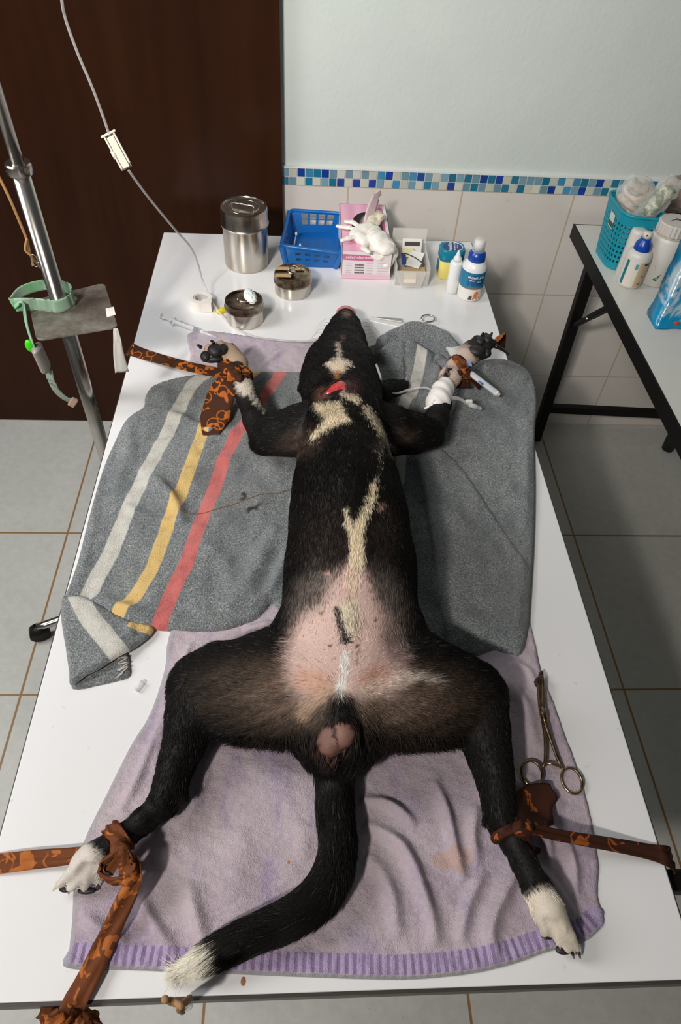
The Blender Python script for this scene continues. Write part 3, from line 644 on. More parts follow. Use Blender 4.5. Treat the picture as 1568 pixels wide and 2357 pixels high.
head = [nd(796, 730, .046, 22, .016), nd(795, 748, .050, 33, .021), nd(792, 775, .056, 46, .029), nd(788, 803, .062, 57, .037), nd(783, 838, .070, 78, .048), nd(782, 868, .076, 86, .055), nd(785, 897, .078, 89, .057), nd(789, 925, .077, 84, .057)]
earR = [nd(868, 905, .035, 34, .022), nd(905, 893, .026, 24, .012), nd(926, 886, .022, 16, .008)]
earL = [nd(712, 880, .035, 28, .022), nd(700, 893, .028, 15, .012)]
CH = [(torso, .022), (thighL, .022), (shankL, .014), (metaL, .008), (thighR, .022), (shankR, .014), (metaR, .008), (tail, .008),
      (armL, .016), (foreL, .008), (armR, .016), (foreR, .008), (head, .010), (earR, .006), (earL, .006)]
def toe(px0, py0, z0, px1, py1, z1, hw0, hw1): return [nd(px0, py0, z0, hw0), nd((px0 + px1) / 2, (py0 + py1) / 2, (z0 + z1) / 2 + .003, (hw0 + hw1) / 2 + 1), nd(px1, py1, z1, hw1)]
toesLH = [toe(186, 1985, .038, 136, 2036, .022, 13, 10), toe(198, 1998, .040, 163, 2044, .022, 14, 11), toe(212, 2002, .036, 194, 2042, .018, 13, 11), toe(224, 1996, .030, 224, 2028, .016, 13, 10)]
toesRH = [toe(1300, 2125, .036, 1330, 2184, .020, 13, 9), toe(1286, 2135, .040, 1309, 2184, .022, 14, 11), toe(1270, 2132, .038, 1285, 2168, .022, 13, 10), toe(1254, 2118, .028, 1252, 2148, .018, 13, 10)]
toesLF = [toe(515, 812, .078, 538, 806, .082, 13, 9), toe(510, 812, .078, 508, 797, .088, 16, 14), toe(500, 812, .078, 484, 806, .086, 17, 15), toe(498, 820, .076, 472, 822, .080, 15, 12)]
toesRF = [toe(1092, 802, .068, 1098, 782, .080, 14, 11), toe(1100, 800, .068, 1118, 778, .080, 15, 12), toe(1105, 805, .066, 1134, 790, .074, 14, 10), toe(1100, 815, .062, 1122, 814, .066, 14, 10)]
TOES = toesLH + toesRH + toesLF + toesRF
fld = Field((-0.40, 0.02, TZ + 0.004), (0.46, 1.42, TZ + 0.215), 0.0030)
for nodes, k in CH: fld.chain(nodes, k)
for nodes in TOES: fld.chain(nodes, 0.0018)
for g_ in ([(1277, 2128, .052), (1292, 2160, .046), (1302, 2186, .034)], [(1290, 2130, .052), (1308, 2160, .046), (1322, 2190, .034)], [(1262, 2122, .050), (1272, 2146, .044), (1274, 2168, .03)],
           [(196, 1992, .052), (176, 2016, .046), (155, 2042, .036)], [(206, 1996, .052), (190, 2020, .046), (180, 2046, .034)], [(216, 1996, .050), (210, 2018, .044), (209, 2040, .032)]):
    for a_, b_ in zip(g_[:-1], g_[1:]): fld.groove(P(*a_) - (0, 0, .004), P(*b_) - (0, 0, .005), .0048, .002)
# ribcage arch, sternum, flank and hock shapes
fld.chain([nd(790, 1000, .150, 16, .012), nd(800, 1100, .172, 17, .012), nd(808, 1190, .172, 14, .010)], 0.03)
fld.chain([nd(800, 1395, .140, 12, .008), nd(806, 1440, .136, 15, .010), nd(804, 1500, .122, 12, .008)], 0.012)   # sheath ridge
fld.chain([nd(425, 1835, .032, 9, .009), nd(405, 1815, .034, 13, .011)], 0.008); fld.chain([nd(1122, 1888, .032, 8, .008), nd(1135, 1870, .034, 13, .011)], 0.008)
fld.ball(P(759, 1702, .100), (.018, .025, .022), .003); fld.ball(P(790, 1684, .112), (.0175, .021, .020), .0008)
fld.chain([nd(772, 1640, .108, 20, .014), nd(776, 1680, .098, 24, .016)], 0.02)
fld.chain([nd(655, 1455, .070, 20, .02), nd(600, 1500, .066, 22, .02)], 0.03); fld.chain([nd(948, 1450, .070, 20, .02), nd(1005, 1520, .066, 22, .02)], 0.03)
wc = P(774, 893, .128); fld.ball(wc, (.030, .012, .010), .006, cut=True)
V, Q = fld.mesh(); V = smooth_mesh(V, Q, 2)
V += 0.0  # model stays where the limbs lie
NRM, _ = fld.grad(V)

def ell(p, cx, cy, rx, ry, ang=0, soft=0.35):
    c, s_ = math.cos(math.radians(ang)), math.sin(math.radians(ang)); d = p - (cx, cy)
    u = (d[:, 0] * c + d[:, 1] * s_) / rx; v = (-d[:, 0] * s_ + d[:, 1] * c) / ry; return 1 - sstep(1 - soft, 1 + soft, np.hypot(u, v))
def coat(X, N, fur):
    "the animal's own markings, by place on its body"
    p = proj(X) + (RNG.normal(0, 3.2, (len(X), 2)) if fur else 0); st = noise3(X, 90, 3, 2)[:, None]; st2 = noise3(X, 95, 4, 2)[:, None]; st3 = noise3(X * (3, .8, 1), 60, 5, 3)
    p = p + np.concatenate([st, st2], 1) * 3.5; up = sstep(-0.25, 0.2, N[:, 2] - 0.15 * N[:, 1])
    C = np.tile(np.array([0.0058, 0.0046, 0.0040]), (len(X), 1)); bare = np.zeros(len(X))
    def lay(m, c, bb=0.0, allr=False):
        nonlocal C, bare
        m = np.clip(m if allr else m * up, 0, 1); C = C * (1 - m[:, None]) + np.array(c) * m[:, None]; bare = bare * (1 - m) + bb * m
    brown = (0.095, 0.064, 0.045)
    tone = 0.62 + 0.38 * st3
    lay(ell(p, 640, 1600, 165, 80, 3, .5) * tone, brown, .2); lay(ell(p, 935, 1610, 160, 82, 3, .5) * tone, brown, .2)
    lay(ell(p, 690, 1595, 110, 62, 3, .6) * .8 * tone, (0.24, 0.16, 0.115), .25); lay(ell(p, 895, 1605, 105, 58, 3, .6) * .8 * tone, (0.24, 0.165, 0.12), .25)
    lay(ell(p, 760, 1240, 60, 70, 0, .7) * .6 * tone, (0.045, 0.028, 0.02)); lay(ell(p, 885, 1230, 32, 70, 0, .7) * .6 * tone, (0.045, 0.028, 0.02))
    lay(ell(p, 697, 1015, 50, 34, -20, .5) * .8 * tone, (0.10, 0.062, 0.048), .3); lay(ell(p, 905, 1012, 45, 22, -20, .5) * .8 * tone, (0.10, 0.062, 0.048), .3)
    grey = (0.17, 0.135, 0.115)
    lay(ell(p, 725, 1395, 55, 85, 10, .5) * (.75 + .25 * st3), grey, .5); lay(ell(p, 885, 1415, 55, 105, -8, .5) * (.75 + .25 * st3), grey, .5)
    pink = (0.67, 0.48, 0.415)
    lay(ell(p, 728, 1500, 66, 105, 12, .35), pink, 1); lay(ell(p, 868, 1490, 58, 108, -14, .35), (0.56, 0.38, 0.34), 1)
    lay(ell(p, 800, 1470, 66, 150, 0, .3), pink, 1); lay(ell(p, 815, 1370, 42, 70, 0, .4), (0.60, 0.42, 0.37), 1)
    lay(ell(p, 905, 1480, 22, 60, -12, .6) * .6, (0.09, 0.07, 0.06), .3)
    lay(ell(p, 725, 1570, 42, 28, 20, .6) * .55, (0.52, 0.23, 0.12), .6); lay(ell(p, 860, 1565, 36, 30, -30, .6) * .6, (0.42, 0.18, 0.10), .6)
    lay(line_mask(p, [(850, 1590), (900, 1564), (950, 1556), (1000, 1566)], 20, 6, 26) * (.55 + .45 * st3) * .85, (0.80, 0.70, 0.60), .1)
    lay(line_mask(p, [(700, 1640), (740, 1600), (760, 1588)], 14, 20, 18) * .5, (0.55, 0.38, 0.27), .1)
    lay(line_mask(p, [(796, 1510), (790, 1560), (783, 1598)], 8, 9, 6), (0.82, 0.76, 0.70), .1)
    lay(ell(p, 805, 1420, 24, 44, 0, .4), (0.66, 0.58, 0.44), .1)
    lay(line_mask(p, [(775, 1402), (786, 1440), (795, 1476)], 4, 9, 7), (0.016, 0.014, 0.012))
    lay(line_mask(p, [(809, 1378), (816, 1420), (825, 1470), (822, 1530)], 1.6, 1.6, 4) * .7, (0.16, 0.09, 0.07), .6)
    lay(line_mask(p, [(812, 1345), (818, 1300), (824, 1240)], 18, 16, 8), (0.72, 0.56, 0.44), .1)
    cream = (0.76, 0.63, 0.45)
    lay(line_mask(p, [(824, 1290), (822, 1230), (836, 1185), (857, 1140), (862, 1110)], 17, 7, 7), cream)
    lay(line_mask(p, [(816, 1235), (804, 1205), (795, 1170)], 9, 3, 6), cream)
    lay(line_mask(p, [(864, 1115), (876, 1075), (872, 1030), (882, 1000)], 1.6, 1.6, 3) * .7, (0.5, 0.46, 0.33))
    pm = lambda pts: np.clip(.5 + (inside(p, pts) * 2.0 - 1) * pl_dist(p, pts, True)[0] / 7, 0, 1)
    lay(pm([(722, 928), (760, 926), (783, 920), (792, 947), (809, 966), (781, 975), (758, 984), (738, 996), (720, 1016), (715, 998), (738, 976), (748, 962), (730, 944)]), cream); lay(pm([(746, 938), (790, 934), (800, 968), (756, 978)]), cream)
    lay(line_mask(p, [(842, 940), (862, 965), (876, 992)], 10, 8, 6), cream); lay(line_mask(p, [(876, 992), (898, 1030), (900, 1048)], 3, 2, 4) * .8, cream)
    lay(line_mask(p, [(792, 908), (812, 913), (824, 922)], 8, 7, 5), cream)
    lay(line_mask(p, [(756, 836), (780, 828), (806, 838)], 6, 6, 5), (0.72, 0.60, 0.48)); lay(ell(p, 778, 842, 19, 18, 0, .3), (0.72, 0.58, 0.44))
    lay(line_mask(p, [(778, 855), (775, 868)], 7, 4, 5), (0.50, 0.24, 0.09)); lay(line_mask(p, [(778, 792), (782, 812), (776, 828)], 5, 4, 5) * .85, (0.66, 0.56, 0.46))
    lay(ell(p, 798, 722, 9, 8, 0, .5) * .8, (0.26, 0.17, 0.12), .3); lay(ell(p, 789, 776, 5, 6, 0, .5) * .7, (0.16, 0.10, 0.10), .4)
    lay(ell(p, 742, 905, 18, 14, -30, .7) * .7, (0.20, 0.09, 0.07), .8); lay(ell(p, 805, 890, 22, 20, -30, .7) * .7, (0.09, 0.03, 0.03), .7)
    # scrotum and the dark tuft above it
    lay(ell(p, 790, 1625, 34, 30, 20, .5), (0.010, 0.008, 0.007)); lay(ell(p, 788, 1660, 34, 34, 0, .4), (0.010, 0.008, 0.007))
    lay(ell(p, 762, 1707, 30, 34, 8, .25), (0.22, 0.11, 0.085), 1); lay(ell(p, 789, 1690, 26, 28, 0, .25), (0.27, 0.14, 0.11), 1)
    lay(line_mask(p, [(772, 1655), (769, 1690), (780, 1722)], 4, 3, 6) * .9, (0.02, 0.012, 0.01), .6)  # crease between the lobes, its shade painted as a dark line
    for a, b in ((740, 1412), (865, 1427), (760, 1487), (823, 1487)): lay(ell(p - np.concatenate([st, st2], 1) * 3.5, a, b, 4.5, 4.5, 0, .4), (0.20, 0.07, 0.03), 1)
    for a, b in ((755, 1317), (877, 1165)): lay(ell(p, a, b, 9, 9, 0, .5), (0.45, 0.27, 0.22), 1)
    # feet
    tl = (p @ np.array([0.66, -0.75])); lim = np.array([225, 1958]) @ np.array([0.66, -0.75])
    lay(((p[:, 0] < 300) & (p[:, 1] > 1880)) * (1 - sstep(lim - 8, lim + 8, tl)), (0.74, 0.67, 0.60), 0, True); tr = p @ np.array([0.35, 0.93]); lr = np.array([1232, 2050]) @ np.array([0.35, 0.93])
    lay((p[:, 0] > 1120) * (p[:, 1] > 1900) * sstep(lr - 9, lr + 9, tr), (0.80, 0.70, 0.57), 0, True)
    lay(((p[:, 0] < 560) & (p[:, 1] > 2100)) * (1 - sstep(500, 522, p[:, 0] - (p[:, 1] - 2180) * .3)), (0.82, 0.75, 0.62), 0, True)
    fl = (p[:, 0] < 640) & (p[:, 1] < 900); lay(fl * (1 - sstep(862, 874, p[:, 1])), (0.50, 0.35, 0.235), .3); lay(ell(p, 565, 885, 22, 26, 20, .3), (0.66, 0.58, 0.48))
    lay(line_mask(p, [(566, 890), (590, 925), (610, 948)], 9, 2, 10) * (.55 + .45 * st3), (0.62, 0.55, 0.45))
    fr = (p[:, 0] > 1005) & (p[:, 1] < 896); lay(fr * ell(p, 1052, 850, 42, 62, 35, .2), (0.66, 0.50, 0.42), .5)
    lay(fr * sstep(1072, 1090, p[:, 0] + (p[:, 1] - 800) * -.5 + 0) * .95, (0.02, 0.015, 0.012)); lay(line_mask(p, [(1012, 905), (1022, 870), (1034, 850)], 7, 6, 5), (0.012, 0.01, 0.01))
    return C, bare, p
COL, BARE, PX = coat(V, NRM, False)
t = NT('dog_coat'); c = t.attr('col', False); t.set(col=t.mix(t.math('MULTIPLY', t.noise(700, 2), 0.35), c, (0.0, 0.0, 0.0)), spec=0.25)
t.inp(t.b, 'Roughness', t.math('SUBTRACT', 0.62, t.math('MULTIPLY', t.attr('bare'), 0.14)))
t.bump(t.noise(420, 4, 0.7), 0.35, 0.0012); t.set(sss=0.0)
dog = thing('dog', P(790, 1300, 0.0), 'sleeping black dog with white markings lying belly up on a blanket, legs tied apart', 'dog')
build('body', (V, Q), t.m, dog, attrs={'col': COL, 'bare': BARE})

# ---- coat of hair, combed along the body
def flow(X):
    "direction towards rump, paw or tail tip"
    best = np.full(len(X), 1e9); D = np.zeros((len(X), 3)); own = np.zeros(len(X), int)
    for ci, (nodes, k) in enumerate(CH):
        if ci == 12: nodes = nodes[::-1]
        pass
        for (a, ra, za), (b, rb, zb) in zip(nodes[:-1], nodes[1:]):
            d = seg_d(X, np.array(a), np.array(b), ra, rb, ra / za, rb / zb); m = d < best
            if ci == 12: dr = np.array(b) - np.array(a); dr = -dr
            else: dr = np.array(b) - np.array(a)
            if ci == 12: dr = -dr * -1
            D[m] = dr / np.linalg.norm(dr); best[m] = d[m]; own[m] = ci
    return D, own
T3 = V[Q]; ctr = T3.mean(1); Av = np.linalg.norm(np.cross(T3[:, 2] - T3[:, 0], T3[:, 3] - T3[:, 1]), axis=1) / 2
cN, _ = fld.grad(ctr); vis = (cN[:, 2] > -0.35)
cP = proj(ctr); Dd, own = flow(ctr)
wgt = Av * vis; dens = np.ones(len(ctr)); dens[own == 7] = 1.7; wgt *= dens
pad_ex = np.zeros(len(ctr), bool)
for (x_, y_, r__) in ((552, 866, 22), (1018, 905, 26), (285, 1925, 24), (1165, 1915, 28), (1050, 832, 18)): pad_ex |= np.hypot(cP[:, 0] - x_, cP[:, 1] - y_) < r__
wgt[pad_ex] = 0; wgt[(ell(cP, 774, 893, 32, 14, -28) > .3)] = 0
wgt[np.maximum(ell(cP, 762, 1702, 34, 38), ell(cP, 790, 1688, 31, 33)) > .5] = 0
NH = 170000
pick = RNG.choice(len(ctr), NH, p=wgt / wgt.sum()); uu = RNG.random((NH, 2, 1)); q4 = T3[pick]
R0 = (q4[:, 0] * (1 - uu[:, 0]) + q4[:, 1] * uu[:, 0]) * (1 - uu[:, 1]) + (q4[:, 3] * (1 - uu[:, 0]) + q4[:, 2] * uu[:, 0]) * uu[:, 1]
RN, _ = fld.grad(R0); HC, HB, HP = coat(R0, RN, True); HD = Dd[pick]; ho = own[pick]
Ln = np.full(NH, 0.010); Ln[ho == 7] = 0.024; Ln[np.isin(ho, (12, 13, 14))] = 0.0065; Ln[np.isin(ho, (2, 5))] = 0.0085; Ln[np.isin(ho, (3, 6, 9, 11))] = 0.0055
Ln[np.isin(ho, (1, 4))] = 0.013
feet = ((HP[:, 0] < 225) | ((HP[:, 0] > 1225) & (HP[:, 1] > 2070))) & (HP[:, 1] > 1900) & (ho != 7); Ln[feet] = 0.0019; Ln[(HP[:, 1] < 845) & np.isin(ho, (9, 11))] = .003
rump = (HP[:, 1] > 1690) & np.isin(ho, (0, 1, 4)); Ln[rump] = 0.021
tip = (ho == 7) & (HP[:, 0] < 620); Ln[tip] = 0.030
tail0 = (ho == 7) & (HP[:, 1] < 1800); Ln[tail0] = 0.014
Ln *= (1 - 0.35 * HB) * RNG.uniform(0.6, 1.15, NH); keep = RNG.random(NH) > HB * 0.62
# around the groin the hair fans outward
cen = P(785, 1590, .11); fan = R0 - cen; fan /= np.linalg.norm(fan, axis=1)[:, None] + 1e-9
fm = (ell(HP, 785, 1590, 230, 120, 0, .6) * np.isin(ho, (0, 1, 4)))[:, None]; HD = HD * (1 - fm) + fan * fm
HD[rump] = HD[rump] * 0.3 + np.array([0, -0.9, -0.25])
HD += RNG.normal(0, 0.13, (NH, 3)); HD += np.stack([noise3(R0, 14, 8 + k, 2) for k in range(3)], 1) * 0.16
tg = HD - RN * (HD * RN).sum(1)[:, None]; tg /= np.linalg.norm(tg, axis=1)[:, None] + 1e-9
lift = np.full(NH, 0.30); lift[ho == 7] = 0.14; lift[rump] = 0.45; lift = lift[:, None] * RNG.uniform(.5, 1.4, (NH, 1))
d0 = RN * lift + tg; d0 /= np.linalg.norm(d0, axis=1)[:, None]
R0, HC, Ln, d0, tg, RN = [a[keep] for a in (R0, HC, Ln, d0, tg, RN)]; NH = len(R0)
KP = 4; pts = np.zeros((NH, KP, 3)); cur = R0 - RN * 0.0005; dr = d0.copy(); pts[:, 0] = cur
for k in range(1, KP):
    cur = cur + dr * (Ln / (KP - 1))[:, None]; dr = dr + tg * 0.25 + np.array([0, 0, -0.16]); dr /= np.linalg.norm(dr, axis=1)[:, None]; pts[:, k] = cur
pts[:, :, 2] = np.maximum(pts[:, :, 2], TZ + 0.004)
lum = HC.mean(1); HC = HC * RNG.uniform(0.7, 1.35, (NH, 1)); HC[lum > 0.3] = np.clip(HC[lum > 0.3] * 1.06, 0, .9)
spark = (lum < 0.03) & (RNG.random(NH) < 0.02); HC[spark] = (0.07, 0.06, 0.053)
hc = bpy.data.hair_curves.new('fur'); hc.add_curves([KP] * NH)
hc.attributes['position'].data.foreach_set('vector', pts.astype(np.float32).ravel())
ra_ = hc.attributes.new('radius', 'FLOAT', 'POINT'); ra_.data.foreach_set('value', np.tile(np.array([0.00026, 0.00024, 0.00018, 0.00004], np.float32), NH))
ca_ = hc.attributes.new('col', 'FLOAT_COLOR', 'CURVE'); ca_.data.foreach_set('color', np.concatenate([HC, np.ones((NH, 1))], 1).astype(np.float32).ravel())
t = NT('dog_hair'); t.set(col=t.attr('col', False), rough=0.55, spec=0.16); hc.materials.append(t.m)
fo = bpy.data.objects.new('fur', hc); SC.collection.objects.link(fo); fo.parent = dog; fo.location = -dog.location
setp(fo, kind='stuff')
# whiskers
whm = simple('whisker', (0.012, 0.01, 0.01), 0.4)
for sx_ in (-1, 1):
    for k in range(7):
        a = P(797 + sx_ * (28 + k * 4), 735 + k * 9, .05); d = np.array([sx_ * 0.9, -0.1 + 0.12 * (k - 3), 0.1])
        L = random.uniform(.025, .045); build('whisker', MB().tube(cr([a, a + d * L * .5 + (0, 0, .003), a + d * L + (0, -.01, -.01)], 5), np.linspace(.00035, .0001, 11), 4), whm, dog)
# tongue at the tip of the muzzle
t = NT('tongue_skin'); t.set(col=t.mix(t.noise(140, 3), (0.70, 0.27, 0.26), (0.52, 0.13, 0.13)), rough=0.32, spec=0.5); t.bump(t.noise(260, 2), .3, .001)
f2 = Field(P(797, 716, .042) - .05, P(797, 716, .042) + .05, 0.0018)
f2.chain([nd(797, 728, .046, 22, .013), nd(797, 720, .044, 22, .011), nd(797, 715, .041, 17, .008)], .004)
v2, q2 = f2.mesh(); build('tongue', (smooth_mesh(v2, q2, 2), q2), t.m, dog, label='pink tongue showing at the tip of the muzzle')
# open neck wound with wet rim
t = NT('wound_flesh'); t.set(col=t.mix(t.noise(190, 3), (0.36, 0.010, 0.018), (0.62, 0.08, 0.08)), rough=0.18, spec=0.6, coat=0.6); t.bump(t.noise(300, 3), .5, .0012)
zt = .118
f2 = Field(P(774, 893, zt) - .05, P(774, 893, zt) + .05, 0.0016)
wz = lambda px, py: None
def surf_at(px, py, off=0.0):
    "point where the line of sight meets the body"
    v = ray(px, py); v /= np.linalg.norm(v); s_ = (TZ + 0.21 - CAM[2]) / v[2]; S = s_ + np.arange(0, 0.45, 0.0015)
    Xs = CAM + v * S[:, None]; _, f_ = fld.grad(Xs); i = np.argmax(f_ < 0) if (f_ < 0).any() else np.argmax(-f_)
    return Xs[i] + fld.grad(Xs[i:i + 1])[0][0] * off
ws = [surf_at(x, y, -.003) for x, y in ((742, 910), (758, 902), (772, 893), (784, 888), (794, 897))]
f2 = Field(np.min(ws, 0) - .03, np.max(ws, 0) + .03, 0.0015)
f2.chain([(ws[i], r_, r_ * .8) for i, r_ in enumerate((.0030, .0060, .0098, .0105, .0050))], .003)
v2, q2 = f2.mesh(); build('neck_wound', (smooth_mesh(v2, q2, 1), q2), t.m, dog, label='open red wound across the shaved throat')
t = NT('wet_rim'); t.set(col=(0.05, 0.012, 0.012), rough=0.15, spec=0.6)
rim = [surf_at(x, y, .001) for x, y in ((738, 912), (752, 896), (768, 882), (782, 876), (792, 884), (799, 896))]
mb = MB(); rp = cr(rim, 6); rp = rp + noise3(rp, 160, 2)[:, None] * .0006; mb.tube(rp, .0016 + .0006 * noise3(rp, 300, 5), 8); build('wound_rim', mb, t.m, dog)
# pads and claws
padm = NT('paw_pad'); padm.set(col=(0.018, 0.016, 0.016), rough=0.5, spec=0.4); padm.bump(padm.noise(500, 3), .5, .0006)
pads = [(497, 806, .096, 19, 17), (473, 819, .086, 13, 13), (514, 804, .094, 12, 14), (546, 838, .086, 14, 9), (494, 826, .078, 20, 9),
        (1106, 783, .090, 11, 11), (1124, 780, .088, 12, 12), (1098, 806, .082, 20, 15), (1058, 857, .076, 10, 8), (1122, 812, .072, 7, 11),
        (1262, 2150, .014, 17, 10), (1298, 2186, .012, 20, 9), (152, 2046, .012, 16, 7), (200, 2050, .012, 22, 7)]
for x_, y_, z_, hx, hy in pads:
    c_ = P(x_, y_, z_); s_ = ppm(c_); c_ = surf_at(x_, y_, -.002) if y_ < 1000 else c_
    build('paw_pad', MB().ball(c_, (hx / s_, hy / s_ * 1.15, hy / s_ * .8), 16, 10), padm.m, dog)
cm_d = simple('dark_claw', (0.02, 0.012, 0.01), 0.25); cm_l = simple('pale_claw', (0.62, 0.52, 0.40), 0.3)
claws = [(142, 2030, .024, 122, 2050, .014, cm_l, 8), (167, 2040, .020, 158, 2057, .008, cm_d, 7), (195, 2040, .018, 190, 2056, .008, cm_l, 6), (222, 2028, .016, 228, 2040, .008, cm_d, 6),
         (1328, 2184, .018, 1336, 2206, .008, cm_d, 7), (1312, 2186, .018, 1322, 2206, .008, cm_d, 7), (1286, 2172, .022, 1290, 2184, .015, cm_l, 6), (1254, 2146, .02, 1256, 2162, .012, cm_d, 6),
         (463, 800, .096, 453, 795, .094, cm_d, 5), (492, 790, .104, 484, 785, .102, cm_d, 5), (536, 800, .086, 534, 790, .088, cm_d, 5),
         (1110, 772, .090, 1114, 765, .092, cm_d, 4), (1130, 772, .088, 1134, 766, .09, cm_d, 4), (1140, 796, .076, 1172, 817, .05, cm_d, 6)]
for x0_, y0_, z0_, x1_, y1_, z1_, m_, hw in claws:
    a, b = P(x0_, y0_, z0_), P(x1_, y1_, z1_); r_ = hw / ppm(a); mid = (a + b) / 2 + (0, 0, .002)
    build('claw', MB().tube(cr([a, mid, b], 4), np.linspace(r_, r_ * .25, 9), 8), m_, dog)
# ================================================================= metal ware at the head of the table
t = NT('steel'); st_n = t.noise(14, 5, .6); st_v = t.n('ShaderNodeMapping'); st_v.inputs['Scale'].default_value = (25, 25, 4); t.link(t.pos(), st_v.inputs[0])
st_s = t.noise(1.6, 5, .65, st_v.outputs[0])
t.set(col=t.ramp(t.math('ADD', t.math('MULTIPLY', st_n, .5), t.math('MULTIPLY', st_s, .5)), [(.32, (0.30, 0.24, 0.17)), (.46, (0.52, 0.47, 0.40)), (.65, (0.66, 0.63, 0.58))]), metal=1.0)
t.inp(t.b, 'Roughness', t.math('ADD', .13, t.math('MULTIPLY', st_s, .22))); steel = t.m
t = NT('stained_steel'); st_n = t.noise(30, 5, .65)
t.set(col=t.ramp(st_n, [(.36, (0.06, 0.04, 0.025)), (.5, (0.25, 0.19, 0.13)), (.66, (0.50, 0.44, 0.37))]), metal=1.0, rough=.30); t.bump(st_n, .15, .001); dirty = t.m
wire = simple('steel_wire', (0.55, 0.53, 0.50), 0.25, 1.0)
def round_tin(name, px, py_front, wpx, py_top, label, lid_frac, handle, tall=False, lid_mat=None):
    f_ = P(px, py_front, 0); r = wpx / 2 / ppm(f_); c = np.array([f_[0], f_[1] + r, TZ]); r = wpx / 2 / ppm(c)
    H = hz(c[0], c[1], py_top); o = thing(name, c, label, 'container', 'steel tins on the table' if not tall else None)
    k = H * (1 - lid_frac)
    build('body', MB().lathe([(r * .90, .0002), (r * .97, .001), (r * .985, .004), (r * .975, k), (r * .90, k + .001), (r * .90, .004), (0.001, .004)], c, 64, cap=False).lathe([(.0005, .0003), (r * .9, .0003)], c, 64, cap=False), steel, o, flat_angle=40)
    build('lid', MB().lathe([(r * .98, k - .004), (r * 1.035, k - .003), (r * 1.045, k), (r * 1.01, k + .003), (r * 1.0, H - .004), (r * .985, H), (r * .90, H + .0004), (r * .88, H - .0018), (r * .3, H - .0022), (.0004, H - .0022)], c, 64, cap=False), lid_mat or dirty, o, flat_angle=35)
    return o, c, r, H
o, c, r, H = round_tin('steel_canister', 566, 631, 101, 474, 'tall lidded stainless steel canister, tallest metal tin on the table', .27, 'bar', True, steel)
hd = [c + np.array(q) for q in ((-.026, .004, H - .0015), (-.024, .004, H + .006), (.022, -.012, H + .006), (.024, -.012, H - .0015))]
build('handle', MB().tube(hd, .0016, 8), wire, o)
build('lid_recess_ring', MB().lathe([(r * .62, H - .002), (r * .64, H - .0005), (r * .66, H - .002)], c, 48, cap=False), steel, o)
o, c, r, H = round_tin('steel_tin', 674, 693, 84, 628, 'short round steel tin with tan tape on its lid, before the blue basket', .32, 'ring')
tape_t = simple('tan_tape', (0.50, 0.33, 0.17), 0.6)
for yy, ww in ((.016, .5), (-.012, .42)):
    build('tape_strip', MB().box((c[0] - r * .93, c[1] + yy - .007, TZ + H + .0004), (c[0] - r * .93 + 2 * r * ww, c[1] + yy + .006, TZ + H + .0012)), tape_t, o, smooth=False, label='tan paper tape across the lid')
build('tape_strip', MB().box((c[0] + r * .1, c[1] + .010, TZ + H + .0004), (c[0] + r * .6, c[1] + .020, TZ + H + .0012)), tape_t, o, smooth=False)
build('knob', MB().ball(c + (-.003, -.004, H + .004), (.0095, .0095, .005), 20, 10).tube(cr([c + (-.01, .004, H), c + (-.008, .012, H + .007), c + (.006, .013, H + .009), c + (.018, .004, H + .004)], 5), .0015, 8), steel, o)
o, c, r, H = round_tin('steel_tin', 562, 761, 86, 690, 'short round steel tin with a white cotton wad on its lid', .26, 'ring')
build('ring_pull', MB().tube(cr([c + (-.012, .0, H - .001), c + (-.010, .006, H + .003), c + (.002, .010, H + .004), c + (.010, .002, H + .002), c + (.004, -.008, H)], 6, True), .0011, 6), wire, o)
f2 = Field(c + (-.02, -.035, H - .006), c + (.045, .035, H + .03), .0016)
cc = c + (.012, .0, H + .005); f2.chain([(cc + (-.004, .013, .004), .0085, .007), (cc + (.001, .002, .003), .0095, .007), (cc + (.006, -.010, .001), .0095, .006)], .008)
v2, q2 = f2.mesh(); v2 = v2 + (noise3(v2, 160, 4)[:, None]) * .0012
build('cotton_wad', (v2, q2), simple('cotton', (0.80, 0.86, 0.82), 0.95), label='white cotton wad resting on the lid of the near steel tin', cat='cotton')
# ---- roll of paper tape
f_ = P(461, 719, 0); r = 26 / ppm(f_); c = np.array([f_[0], f_[1] + r, TZ]); H = hz(c[0], c[1], 684)
o = thing('tape_roll', c, 'roll of white paper tape standing left of the steel tins', 'tape')
build('paper_tape', MB().lathe([(r * .62, .0004), (r, .0004), (r, H), (r * .62, H), (r * .62, .0004)], c, 48, cap=False).box(c + (r * .2, -r * 1.0, .001), c + (r * 1.02, -r * .25, H - .0005)), simple('paper_tape', (0.80, 0.74, 0.67), 0.7), o, flat_angle=40)
build('core', MB().lathe([(r * .46, .0008), (r * .60, .0008), (r * .60, H - .001), (r * .46, H - .001), (r * .46, .0008)], c, 40, cap=False), simple('card_core', (0.55, 0.54, 0.52), 0.6), o, flat_angle=40)
dk = simple('ink', (0.03, 0.03, 0.035), 0.6); wh = simple('white_ink', (0.85, 0.85, 0.85), 0.6)
# ---- yellow needle hub
a, b = P(499, 718, .005), P(524, 711, .005)
build('yellow_stopper', MB().tube([a, a + (b - a) * .1, b], [.0042, .0050, .0062], 14), simple('yellow_plastic', (0.85, 0.68, 0.01), 0.4), label='small yellow plastic cap beside the near steel tin', cat='cap')
# ---- clear plastics
def clear(name, tint=(0.95, 0.96, 0.97), alpha=.30, rough=.08):
    t = NT(name); t.set(col=tint, rough=rough, spec=.5); lw = t.n('ShaderNodeLayerWeight'); lw.inputs[0].default_value = .35
    t.inp(t.b, 'Alpha', t.math('ADD', alpha, t.math('MULTIPLY', lw.outputs['Facing'], .6), clamp=True)); return t.m
clr = clear('clear_plastic'); tubem = clear('tube_plastic', (0.66, 0.63, 0.62), .34, .15)
